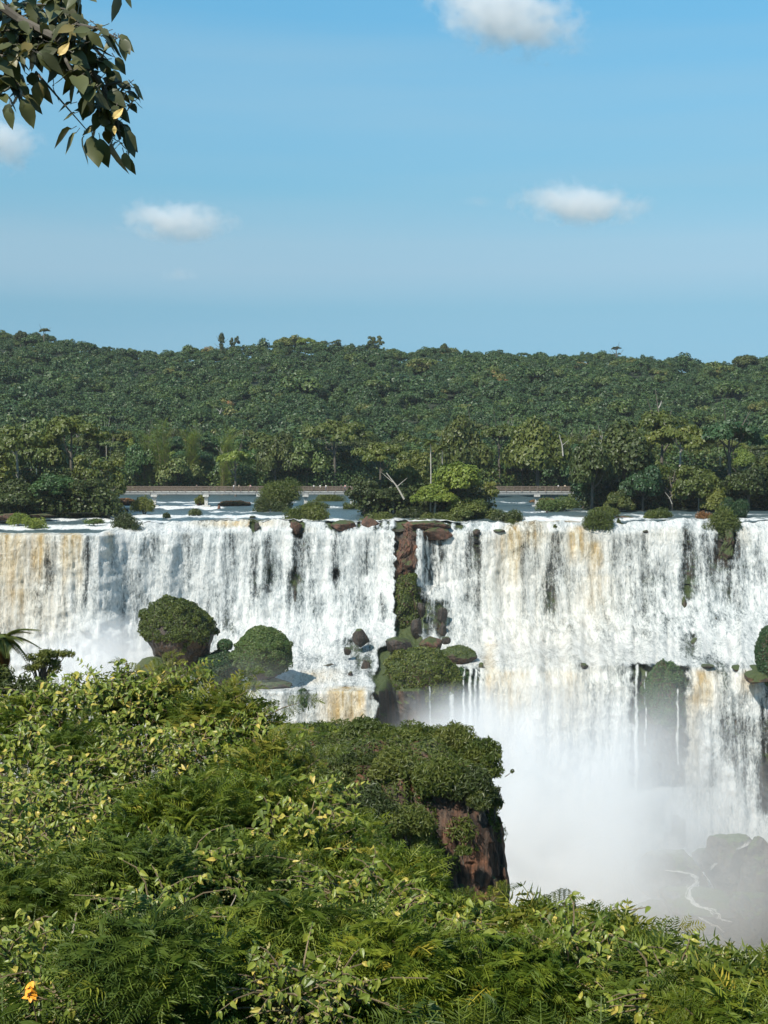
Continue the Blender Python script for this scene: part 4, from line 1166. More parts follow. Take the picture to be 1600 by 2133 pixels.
boulder('river_rock', 'upright dark stump-like rock behind the lip bush', 264, 1066, 8, 18, 335, 'boulder', 3, .3, .8, UR)
boulder('river_rock', 'small dark stone in the foam at the centre left rapids', 527, 1077, 16, 6, 310, 'boulder', 3, .3, .8, UR)
boulder('river_rock', 'tiny dark rock standing in calm water right of the island', 1139, 1068, 5, 12, 332, 'boulder', 3, .3, .8, UR)
boulder('river_rock', 'orange rock shore below the right walkway section', 1135, 1046, 60, 12, 388, 'redrock', 3, .35, .6, UR, cover='rust', dens=.6)
boulder('river_rock', 'pinkish rock and driftwood right of the isolated lip bush', 1298, 1080, 50, 14, 312, 'redrock', 3, .35, .6, UR)
boulder('river_rock', 'low red rocks at the island waterline', 870, 1085, 60, 10, 307, 'redrock', 3, .35, .6, UR)

# bare red pillar between the curtains, and the dark spur on the right
def pillar_fn(top_w):
    def f(V):
        V = V.copy(); t = np.clip(V[:, 2] / np.abs(V[:, 2]).max(), -1, 1)
        V[:, 0] *= 1.0 + .15 * (-t); V[:, 1] *= 1 + .3 * (-t)
        bl = np.floor(fbm(V[:, 0] / 1.2, V[:, 2] / 1.6, 3.0, 2) * 7) / 7
        V[:, 1] -= (bl - .5) * 2.0; V[:, 0] += (fbm(V[:, 2] / 1.5, V[:, 1] / 2, 1.0, 3) - .5) * 1.4
        return V
    return f
boulder('rock_pillar', 'bare red brown rock pillar between the falls, bushes on its lower half', 848, 1160, 60, 150, 297.5, 'redrock', 5, .3, .9, fn=pillar_fn(1), cat='rock pillar')
boulder('rock_spur', 'leafy lower half of the rock pillar, dark green ledges beside thin strands', 846, 1275, 64, 160, 294, 'mossrock', 5, .35, .8, fn=pillar_fn(1), cover='shrub', leaf=.36, dens=.5, up=-1.3, reach=(.1, .5), lobes=16, lobe_r=.8, cat='rock pillar')
boulder('rock_spur', 'dark wet spur under the scrub near the right edge', 1516, 1140, 34, 100, 299.5, 'mossrock', 4, .3, .8, fn=pillar_fn(1), cat='rock')

# the rocks at the feet of the falls
FR = 'rocks in the foot of the falls'
boulder('fall_rock', 'dark wet boulder with a lit edge in the foam left of the pillar foot', 752, 1331, 40, 44, 280, 'boulder', 4, .28, .8, FR)
boulder('fall_rock', 'small dark boulder below the lit-edged one', 724, 1356, 20, 18, 276, 'boulder', 3, .28, .8, FR)
boulder('fall_rock', 'tall black rock standing among the thin strands', 921, 1282, 22, 46, 290, 'boulder', 4, .3, .8, FR)
boulder('fall_rock', 'lower black rock under the tall one among the strands', 922, 1312, 20, 34, 289, 'boulder', 4, .3, .8, FR)
boulder('fall_rock', 'black rock at the left of the thin strands', 868, 1308, 26, 50, 288.5, 'boulder', 4, .3, .8, FR)
boulder('fall_rock', 'mid rock with water pouring over it right of the pillar', 878, 1268, 18, 40, 290.5, 'boulder', 4, .3, .8, FR)
boulder('fall_rock', 'brown knob on top of the mossy outcrop with foam around it', 896, 1342, 62, 42, 278, 'redrock', 4, .3, .7, FR)
boulder('fall_rock', 'dark boulder pile at the pillar foot, left of the brown knob', 828, 1342, 70, 44, 280, 'boulder', 4, .4, .7, FR)
boulder('fall_rock', 'mossy brown shoulder rock to the right of the brown knob', 950, 1366, 76, 46, 275, 'mossrock', 4, .3, .7, FR, cover='shrub', dens=.25, leaf=.3, up=.25, reach=(.02, .2))
boulder('fall_rock', 'small green rock in the foam at the right end of the outcrop', 1002, 1388, 12, 20, 271, 'mossrock', 3, .3, .8, FR)
boulder('fall_rock', 'dark boulder behind the mossy shoulder rock', 928, 1334, 26, 18, 281, 'boulder', 3, .3, .8, FR)
boulder('mossy_outcrop', 'big moss and bush covered outcrop below the pillar, streaked by rills', 872, 1432, 168, 180, 270, 'mossrock', 5, .28, .45, cover='shrub', leaf=.36, dens=.75, up=-.55, reach=(.02, .45), lobes=26, lobe_r=1.0, cat='rock')
boulder('mossy_outcrop', 'misty right half of the mossy outcrop behind the narrow rills', 950, 1462, 120, 150, 271, 'mossrock', 5, .28, .4, cover='far', leaf=.4, dens=.7, up=-.3, reach=(.02, .3), cat='rock')
boulder('fall_rock', 'dark rock in the brown cascade left of the outcrop', 684, 1388, 34, 14, 274, 'boulder', 3, .35, .8, FR)
boulder('fall_rock', 'dark step of rock with water sliding over it beside the outcrop', 762, 1388, 22, 30, 272, 'boulder', 3, .35, .8, FR)
boulder('fall_rock', 'little dark rock between the cascade and the smooth pool', 730, 1406, 12, 16, 268, 'boulder', 3, .35, .8, FR)
boulder('fall_rock', 'dark half-drowned rock in the foot of the right curtain', 1447, 1347, 28, 46, 283.5, 'boulder', 4, .3, .7, FR)
boulder('fall_rock', 'dark rock lip at the left end of the lower right shelf', 1210, 1393, 36, 26, 269.5, 'boulder', 4, .3, .7, FR)
boulder('fall_rock', 'low rock on the shelf above the lower right fall', 1470, 1388, 46, 12, 269.5, 'boulder', 3, .35, .7, FR)
boulder('fall_rock', 'rock ledge running to the right edge on the shelf', 1560, 1391, 90, 16, 268.5, 'mossrock', 4, .35, .6, FR)
boulder('fall_rock', 'thin dark rock in the cascade near the right edge', 1493, 1300, 12, 36, 290.5, 'boulder', 3, .3, .7, FR)
boulder('fall_rock', 'narrow green rock behind the right curtain', 1425, 1258, 11, 32, 294, 'mossrock', 3, .3, .7, FR)
boulder('mossy_buttress', 'grey green mossy buttress in the mist between the two lower falls', 1372, 1470, 110, 200, 267.5, 'mossrock', 5, .42, .3, cover='far', leaf=.35, dens=.6, up=-1.2, reach=(.02, .25), lobes=24, lobe_r=.9, cat='rock')
boulder('mossy_boulder', 'dark green mossy rock cut by the right picture edge', 1600, 1358, 52, 130, 262, 'mossrock', 4, .25, .8, cover='far', leaf=.35, dens=.9, up=-1.0, reach=(.02, .3), cat='rock')
boulder('mossy_boulder', 'low dark base of the mossy rock at the right edge', 1580, 1410, 70, 34, 262, 'mossrock', 4, .3, .8, cat='rock')

# tree-topped rock and its neighbours in front of the left fall
def mush(V):
    V = V.copy(); t = V[:, 2] / np.abs(V[:, 2]).max()
    s = np.interp(t, [-1, -.5, .0, .45, 1], [.85, .92, 1.04, 1.08, .92])
    V[:, 0] *= s; V[:, 1] *= s; V[:, 0] += np.interp(t, [-1, 0, 1], [1.3, .2, 0])
    return V
boulder('overhanging_rock', 'dark overhanging rock capped by dense bright green trees, standing before the fall', 368, 1325, 140, 165, 266, 'boulder', 5, .25, .9, cover='shrub', leaf=.36, dens=1.3, up=.08, reach=(.1, .5), lobes=64, lobe_r=.9, fuzz=.2, fn=mush, cat='rock')
boulder('mossy_boulder', 'round moss covered boulder right of the overhanging rock', 548, 1364, 118, 112, 262, 'mossrock', 5, .16, .8, cover='far', leaf=.3, dens=1.1, up=-.7, reach=(.02, .3), lobes=26, lobe_r=.8, cat='rock')
boulder('mossy_boulder', 'low mossy shoulder between the overhanging rock and the round boulder', 462, 1392, 110, 80, 264, 'mossrock', 5, .3, .7, cover='far', leaf=.32, dens=1.0, up=-.6, reach=(.02, .5), lobes=18, lobe_r=.9, cat='rock')
boulder('mossy_boulder', 'small bushy knob above the low mossy shoulder', 469, 1345, 30, 26, 264.5, 'mossrock', 3, .3, .7, cover='far', leaf=.3, dens=1.2, up=-.6, reach=(.02, .4), cat='rock')
boulder('misty_rock', 'brownish rock half hidden in mist under the overhanging rock', 325, 1395, 84, 90, 264, 'mossrock', 4, .25, .8, cat='rock')
boulder('mossy_boulder', 'dark mossy apron below the round boulder, streaked by white water', 560, 1424, 110, 36, 262, 'mossrock', 4, .3, .7, cat='rock')
boulder('mossy_boulder', 'narrow mossy rock in the small fall left of the orange brown tongue', 628, 1462, 34, 60, 256.5, 'mossrock', 4, .25, .6, cover='far', leaf=.3, dens=.7, up=-.6, reach=(.02, .2), cat='rock')
# rock pile at the lower right
PR = 'misty rock pile at the lower right'
for px, py, w_, h_, D, lab in ((1395, 1840, 170, 150, 246, 'left dome of the misty rock pile at the lower right'), (1525, 1815, 130, 180, 250, 'tallest hump of the misty rock pile, under the pointed splash'),
                            (1590, 1830, 130, 220, 246, 'right hump of the misty rock pile, cut by the picture edge'), (1460, 1900, 190, 140, 240, 'broad low rock in front of the misty pile'),
                            (1560, 1915, 150, 120, 238, 'front right boulder of the misty pile by the brown water'), (1370, 1925, 130, 110, 240, 'lowest left boulder of the misty pile'),
                            (1475, 1790, 70, 60, 254, 'small rock between the two highest humps of the misty pile')):
    boulder('misty_boulder', lab, px, py, w_, h_, D, 'greyrock', 5, .3, .8, PR, cat='rock')

# ================================================================== THE WALKWAY AND ITS PEOPLE
MAT['concrete'] = plain_mat('pale_concrete', (0.42, 0.41, 0.38), 0.85)
MAT['beam'] = plain_mat('weathered_beam', (0.22, 0.225, 0.22), 0.8)
MAT['rail'] = plain_mat('rusty_brown_rail', (0.135, 0.10, 0.075), 0.75)
DB = 360.0
def walkway(lab, x0, x1, piers, open_l=None):
    a, b_ = WV(x0, 1024, DB), WV(x1, 1024, DB)
    L = b_.x - a.x; z = a.z
    root = obj('walkway', None, loc=(a.x, DB, -14.9))
    H = z + 14.9
    g = Bag(); g.box((L / 2, 0, H), (L, 1.8, .16)); obj('deck', g.mesh('deck', MAT['concrete']), root)
    nseg = max(2, int(L / 6.2))
    for s_ in (-1, 1):
        for k in range(nseg):
            g = Bag(); w = L / nseg
            g.box((w * (k + .5), s_ * .72, H - .42), (w - .12, .2, .56)); obj('girder', g.mesh('girder', MAT['beam']), root)
        for zz, r in ((1.28, .06), (.86, .05), (.48, .05)):
            g = Bag(); g.box((L / 2, s_ * .92, H + zz), (L, .09, r * 2.6)); obj('handrail', g.mesh('handrail', MAT['rail']), root)
    post = Bag(); post.box((0, 0, .6), (.16, .1, 1.32)); pm = post.mesh('post', MAT['rail'])
    infill = Bag()
    for j in range(9): infill.box((.2 * (j + 1) - .9, 0, .55), (.06, .03, .95))
    im = infill.mesh('balusters', MAT['rail'])
    for k in range(int(L / 2.0) + 1):
        for s_ in (-1, 1):
            obj('post', pm, root, (min(L - .1, .1 + k * 2.0), s_ * .985, H + .09))
            if k * 2.0 + 1.9 < L: obj('balusters', im, root, (k * 2.0 + 1.1, s_ * .92, H + .12))
    for px in piers:
        x = float(W(px, 1024, DB)[0]) - a.x
        g = Bag(); g.box((x, 0, H - 1.0), (1.5, 2.6, .55)); g.box((x, 0, (H - 1.25) / 2 - .8), (.85, 1.2, H - 1.27 + 1.6)); g.box((x, 0, -.3), (2.2, 2.4, 1.2))
        obj('pier', g.mesh('pier', MAT['concrete']), root)
    return tag(root, lab, 'walkway')
walkway('long railed footbridge over the rapids, left of the island, with people on it', 205, 752, (322, 430, 541, 637, 733))
walkway('short section of railed footbridge between the island and the right bank', 1020, 1196, (1118, 1190))

SHIRT = {n: plain_mat(n + '_cloth', c, .9) for n, c in (('white', (.75, .75, .74)), ('dark', (.03, .035, .05)), ('blue', (.12, .22, .42)), ('tan', (.45, .36, .26)), ('pink', (.6, .35, .33)))}
MAT['skin'] = plain_mat('skin', (.42, .26, .18), .6)
MAT['hair'] = plain_mat('dark_hair', (.02, .015, .012), .6)
def person(px, D, top, trousers, lab, walk=.25, rz=0.0, arm=.3):
    """small standing or walking figure; body one skinned surface, clothes over it"""
    z = WV(px, 1024, DB).z + .08
    def skin(name, pts, edges, rad, mat, parent):
        me = bpy.data.meshes.new(name); me.from_pydata(pts, edges, [])
        o = obj(name, me, parent)
        md = o.modifiers.new('skin', 'SKIN'); md.use_smooth_shade = True
        for v, r in zip(me.skin_vertices[0].data if me.skin_vertices else o.data.skin_vertices[0].data, rad): v.radius = (r, r * .8 if name != 'body' else r)
        me.skin_vertices[0].data[0].use_root = True
        sb = o.modifiers.new('sub', 'SUBSURF'); sb.levels = 1; sb.render_levels = 1
        me.materials.append(MAT.get(mat) or SHIRT[mat])
        return o
    w = walk
    P = [(0, 0, .95), (0, 0, 1.18), (0, 0, 1.42), (0, 0, 1.52), (0, .02, 1.63), (0, .02, 1.72),
         (-.10, 0, .90), (-.11, w * .5, .48), (-.11, w * .4, .07), (.10, 0, .90), (.11, -w * .4, .48), (.11, -w, .09),
         (-.19, 0, 1.40), (-.25, -arm * .4, 1.12), (-.22, arm * .4, .90), (.19, 0, 1.40), (.25, arm * .4, 1.12), (.22, arm * .9, .95), (-.11, w * .4 + .13, .04), (.11, -w + .13, .05)]
    E = [(0, 1), (1, 2), (2, 3), (3, 4), (4, 5), (0, 6), (6, 7), (7, 8), (0, 9), (9, 10), (10, 11), (2, 12), (12, 13), (13, 14), (2, 15), (15, 16), (16, 17), (8, 18), (11, 19)]
    rd = [.12, .11, .13, .05, .095, .07, .08, .055, .04, .08, .055, .04, .055, .04, .03, .055, .04, .03, .03, .03]
    me = bpy.data.meshes.new('person')
    me.from_pydata(P, E, [])
    o = bpy.data.objects.new('person', me); COL.objects.link(o)
    md = o.modifiers.new('skin', 'SKIN'); md.use_smooth_shade = True
    if not me.skin_vertices:
        import bmesh
        bm = bmesh.new(); bm.from_mesh(me); ly = bm.verts.layers.skin.verify()
        bm.verts.ensure_lookup_table()
        for v, r in zip(bm.verts, rd): v[ly].radius = (r, r)
        bm.verts[0][ly].use_root = True
        bm.to_mesh(me); bm.free()
    else:
        for v, r in zip(me.skin_vertices[0].data, rd): v.radius = (r, r)
        me.skin_vertices[0].data[0].use_root = True
    sb = o.modifiers.new('sub', 'SUBSURF'); sb.levels = 1; sb.render_levels = 1
    me.materials.append(MAT['skin'])
    x = float(W(px, 1020, D)[0])
    o.location = (x, D, z); o.rotation_euler = (0, 0, rz)
    g = Bag()
    g.tube([(0, 0, .98), (0, 0, 1.2), (0, 0, 1.38), (0, 0, 1.49)], [.165, .155, .19, .09], 10)
    for s_, q in ((-1, -arm * .3), (1, arm * .3)): g.tube([(.15 * s_, 0, 1.42), (.25 * s_, q, 1.14)], [.085, .07], 8)
    obj('shirt', g.mesh('shirt', SHIRT[top], True), o)
    g = Bag(); g.tube([(0, 0, 1.02), (0, 0, .86)], [.17, .16], 10)
    g.tube([(-.10, 0, .92), (-.11, w * .5, .48), (-.11, w * .42, .12)], [.105, .08, .065], 8)
    g.tube([(.10, 0, .92), (.11, -w * .4, .48), (.11, -w * .95, .14)], [.105, .08, .065], 8)
    obj('trousers', g.mesh('trousers', SHIRT[trousers], True), o)
    V, Fc = ico(2); V = V * np.array([.105, .12, .10]) + np.array([0, 0, 1.71]); V = V[:, :]
    obj('hair', mesh('hair', V, Fc, MAT['hair'], smooth=True), o)
    return tag(o, lab, 'person', 'people on the walkway')
person(410, 359.6, 'dark', 'dark', 'person in dark clothes standing alone on the left part of the walkway')
person(487, 359.5, 'white', 'blue', 'person in a white shirt on the walkway before the pale green tree', rz=1.4)
person(498, 359.8, 'tan', 'dark', 'person in a tan shirt walking beside the white-shirted one by the pale green tree', rz=1.5)
person(522, 359.6, 'pink', 'dark', 'person in a pinkish shirt left of the big yellow olive bush', rz=.5)
person(605, 359.6, 'blue', 'dark', 'person in a blue shirt just right of the big yellow olive bush', rz=.3)
person(654, 359.5, 'white', 'dark', 'person in a white shirt, left one of the three at the middle of the walkway', rz=1.2)
person(667, 359.7, 'white', 'tan', 'person in a white top and tan trousers, middle one of the three on the walkway', rz=-1.2)
person(679, 359.5, 'white', 'blue', 'person in a white shirt and blue trousers, right one of the three on the walkway', rz=2.0)
person(711, 359.7, 'dark', 'dark', 'person in dark clothes near the island end of the walkway', rz=.2)
person(719, 359.5, 'pink', 'blue', 'person in a pink top near the island end of the walkway', rz=-.8)
person(731, 359.6, 'white', 'dark', 'person in white, last one before the island trees', rz=1.0)
person(1163, 359.5, 'white', 'dark', 'person in a white shirt on the right walkway section', rz=.8)
person(1177, 359.7, 'tan', 'dark', 'person in tan near the right end of the right walkway section', rz=-.4)

# ================================================================== THE CLIFF SPUR IN THE MIDDLE DISTANCE
DC = 64.0
mc = M(DC)
def spur_shape():
    """plan: a rounded rectangle; walls broken into basalt columns of uneven width, depth and height"""
    n = 440; th = np.linspace(0, 2 * np.pi, n, endpoint=False)
    rx, ry = 262 * mc, 5.0
    k = (np.abs(np.cos(th)) ** 7 + np.abs(np.sin(th)) ** 7) ** (-1 / 7)
    bx, by = np.cos(th) * k * rx, np.sin(th) * k * ry
    per = np.concatenate([[0], np.cumsum(np.hypot(np.diff(bx), np.diff(by)))])
    zl = np.concatenate([np.linspace(6.6, -12, 150), np.linspace(-13, -69, 20)])
    T_, Z_ = np.meshgrid(np.arange(n), zl)
    s_ = per[T_] + (fbm(Z_ * .35, T_ * .02, 1.0, 3) - .5) * 1.1
    col = np.floor(s_ / .42 + (fbm(s_ * .5, 0 * s_, 3.0, 2) - .5) * 3).astype(int)
    brk = np.floor(Z_ / (1.2 + 2.2 * _val[(col * 7) % 4096]) + _val[(col * 13) % 4096] * 5).astype(int)
    off = (_val[(col * 31 + brk * 17) % 4096] - .5) * .38 + (_val[(col * 5) % 4096] - .5) * .34
    off = off + (fbm(s_ * .3, Z_ * .16, 6.0, 3) - .5) * 1.7 + (fbm(s_ * 3, Z_ * 2, 9.0, 3) - .5) * .28
    off = off - .55 * sstep(3.0, 6.6, Z_) ** 2 * 2.2
    nrm = np.stack([np.cos(th), np.sin(th)], -1)
    X = bx[T_] + nrm[T_, 0] * off; Y = by[T_] + nrm[T_, 1] * off
    V = [np.stack([X, Y, Z_], -1).reshape(-1, 3)]
    m = len(zl)
    for r in range(1, 15):
        f = 1 - r / 15
        x, y = X[0] * f, Y[0] * f
        V.insert(0, np.stack([x, y, 6.6 + .5 * (1 - f) + (fbm(x / 1.5, y / 1.5, 2.0, 3) - .5) * 1.4 * min(1, r / 3)], -1))
    V = np.concatenate(V)
    V[:, 2] -= np.clip(V[:, 0] / rx, 0, 1) ** 4 * 1.3 * (V[:, 2] > 4)
    R_ = m + 14
    a = (np.arange(R_ - 1)[:, None] * n + np.arange(n)[None]).ravel(); b_ = (np.arange(R_ - 1)[:, None] * n + (np.arange(n)[None] + 1) % n).ravel()
    F_ = np.concatenate([np.stack([a, a + n, b_ + n], -1), np.stack([a, b_ + n, b_], -1)])
    V = np.concatenate([V, [[0, 0, 7.2]]]); c = len(V) - 1; q = np.arange(n)
    F_ = np.concatenate([F_, np.stack([np.full(n, c), q, (q + 1) % n], -1)])
    return V, F_
def spur_ok(P):
    px = 800 + P[:, 0] / P[:, 1] * FPX; zz = P[:, 2]
    e = (fbm(P[:, 0] / 1.0, P[:, 2] / 1.6, 7.0, 3) - .5) * 3.2
    py = 1066.5 - np.tan(np.arctan2(zz, P[:, 1]) + PITCH) * FPX
    low = -14.6 + e * .45
    right = (zz > low) | (px < np.interp(py, [1500, 1640, 1700, 1780, 1820, 1950], [890, 900, 912, 918, 940, 950]) + e * 12)
    patch = fbm(P[:, 0] / .5, P[:, 2] / .8, 3.0, 3) > .66
    return (right | patch) & (zz > -32)
boulder('cliff_spur', 'sheer red brown cliff spur with a shaggy green top, rising in front of the mist', 766, 1850, 600, 640, DC, 'fgcliff', 6, .12, .88, shape=spur_shape(),
        cover='shrub', leaf=.18, dens=.85, up=-2, reach=(.0, .35), okfn=spur_ok, lobes=120, lobe_r=.62, T=SPIKE, fuzz=.3, cat='cliff')
SG = 'shrubs growing on the cliff spur'
SPUR = [  # px, base row, top row, width px, D, material, label
    (640, 1590, 1528, 110, 64, 'shrub', 'low feathery green shrub at the left end of the spur top'),
    (690, 1560, 1512, 70, 66, 'lime', 'small yellow green shrub on the spur skyline, left part'),
    (765, 1570, 1500, 110, 65, 'olive', 'dense rounded shrub, highest on the spur skyline'),
    (822, 1560, 1512, 70, 66, 'shrub', 'shrub on the spur skyline just right of the highest one'),
    (880, 1575, 1520, 90, 65, 'shrub', 'broad shrub in the middle of the spur skyline'),
    (945, 1575, 1510, 90, 64, 'olive', 'twiggy greyish shrub sticking up right of the middle of the spur skyline'),
    (1005, 1600, 1540, 80, 63, 'shrub', 'bushy clump on the right shoulder of the spur'),
    (1020, 1640, 1570, 50, 62, 'shrub', 'leafy clump hanging on the right edge of the spur'),
    (1030, 1690, 1640, 34, 60.5, 'dark', 'dark hanging tuft low on the right edge of the spur'),
    (730, 1640, 1560, 110, 60.5, 'dark', 'dark bush under the highest shrub of the spur'),
    (810, 1630, 1565, 100, 60, 'olive', 'olive bush on the upper face of the spur'),
    (905, 1650, 1580, 110, 59.8, 'shrub', 'yellowish bush over the dark crack in the spur face'),
    (975, 1670, 1600, 100, 59.6, 'dark', 'dark green bush hanging over the bare rock of the spur'),
    (680, 1690, 1610, 120, 58, 'shrub', 'bush on the left slope of the spur beside the near vines'),
    (770, 1720, 1640, 130, 57.5, 'dark', 'shady bush in the middle of the spur face'),
    (850, 1740, 1680, 110, 57.5, 'olive', 'pale olive bush left of the bare rock of the spur'),
    (885, 1790, 1740, 60, 57.5, 'shrub', 'brownish bush hugging the left edge of the bare rock'),
    (965, 1782, 1760, 36, 58.3, 'shrub', 'small tuft clinging to the middle of the bare rock'),
    (1000, 1690, 1650, 50, 59, 'dark', 'tuft on the upper right of the bare rock'),
    (875, 1850, 1800, 80, 56.5, 'dark', 'dark bush low on the spur behind the near fern shrubs'),
]
for (px, b0, t0, w_, D, mt, lab) in SPUR:
    shrub('cliff_shrub', lab, px, b0, t0, w_, D, mt, SG, leaf=.15, seedlobes=12, cover=1.5, T=SPIKE, fuzz=.32)
# little tuft on a stalk beyond the right edge
a_ = WV(1052, 1618, 62)
t_ = obj('stalk_tuft', None, loc=a_)
g = Bag(); g.tube([(0, 0, 0), (.18, 0, .12), (.32, 0, .25)], [.02, .015, .01], 5); obj('stem', g.mesh('stem', MAT['twig']), t_)
V, Fc, a = cloud([(.32, 0, .25, .09, 1)], .07, 2.0, -1); obj('foliage', mesh('foliage', V, Fc, MAT['dark'], {'var': a}), t_)
tag(t_, 'small round dark tuft on a stalk standing out from the right edge of the spur', 'plant')

# ================================================================== NEAR FOLIAGE
def leaf_T_tri(w, fold, curl): return tri_leaf(w, fold, curl)
BL = [tri_leaf(.25, .10, .35), tri_leaf(.31, .13, .5), tri_leaf(.20, .08, .2)]
def pinnate(pairs, L, w, droop, fwd=.35):
    V, Fc = [], []
    for i in range(pairs):
        t = (i + .6) / pairs
        z = .16 * math.sin(t * 2.6) - droop * t * t
        l = L * math.sin(math.pi * (.14 + .80 * t)) + .03
        for s in (-1, 1):
            c = len(V); jd = random.uniform(-.06, .06)
            tip = (s * l, t + l * fwd + jd, z - l * random.uniform(.1, .55))
            mid = (s * l * .45, t + l * fwd * .45, z - l * .04)
            V += [(0, t, z), (mid[0], mid[1] - w, mid[2]), tip, (mid[0], mid[1] + w, mid[2] + .01)]
            Fc += [(c, c + 1, c + 2), (c, c + 2, c + 3)]
    n = 6
    for i in range(n):
        t0, t1 = i / n, (i + 1) / n; c = len(V); r = .010
        z0, z1 = .16 * math.sin(t0 * 2.6) - droop * t0 * t0, .16 * math.sin(t1 * 2.6) - droop * t1 * t1
        V += [(-r, t0, z0), (r, t0, z0), (r, t1, z1), (-r, t1, z1)]
        Fc += [(c, c + 1, c + 2), (c, c + 2, c + 3)]
    return np.array(V, float), np.array(Fc)
FERN = [pinnate(15, .30, .020, .35), pinnate(17, .26, .017, .5), pinnate(13, .34, .022, .25)]
COARSE = [pinnate(8, .34, .045, .4, .5), pinnate(7, .38, .05, .55, .6)]
GREENS = {
    'vine': [(0.0, (0.081, 0.113, 0.017)), (0.45, (0.176, 0.218, 0.028)), (0.8, (0.295, 0.293, 0.047)), (1.0, (0.501, 0.391, 0.086))],
    'fern': [(0.0, (0.048, 0.084, 0.010)), (0.5, (0.118, 0.156, 0.015)), (0.9, (0.206, 0.226, 0.023)), (1.0, (0.341, 0.272, 0.032))],
    'deep': [(0.0, (0.053, 0.085, 0.015)), (0.6, (0.114, 0.154, 0.021)), (1.0, (0.200, 0.214, 0.029))],
    'coarse': [(0.0, (0.050, 0.081, 0.012)), (0.5, (0.133, 0.160, 0.020)), (1.0, (0.286, 0.241, 0.040))],
}
for k, st in GREENS.items():
    gl_ = (.24, .42, .38) if k in ('vine', 'coarse') else (.25, .5, .25)
    MAT[k + '_one'] = leaf_mat(k + '_leaf', st, True, False, *gl_)
    MAT[k + '_many'] = leaf_mat(k + '_leaves', st, False, True, *gl_)
MAT['bloom'] = leaf_mat('pale_bloom', [(0, (.24, .22, .07)), (1, (.40, .33, .14))], False, True, .2, .7, .2)
LEAF_ME = {}
for k in GREENS:
    Ts = BL if k == 'vine' else (COARSE if k == 'coarse' else FERN)
    LEAF_ME[k] = [mesh('leaf' if k == 'vine' else 'frond', V, Fc, MAT[k + '_one'], smooth=False) for V, Fc in Ts]
def to_m4(Rm, s, p):
    M4 = np.eye(4); M4[:3, :3] = Rm * s; M4[:3, 3] = p
    return Matrix(M4.tolist())
NSINGLE = [0]
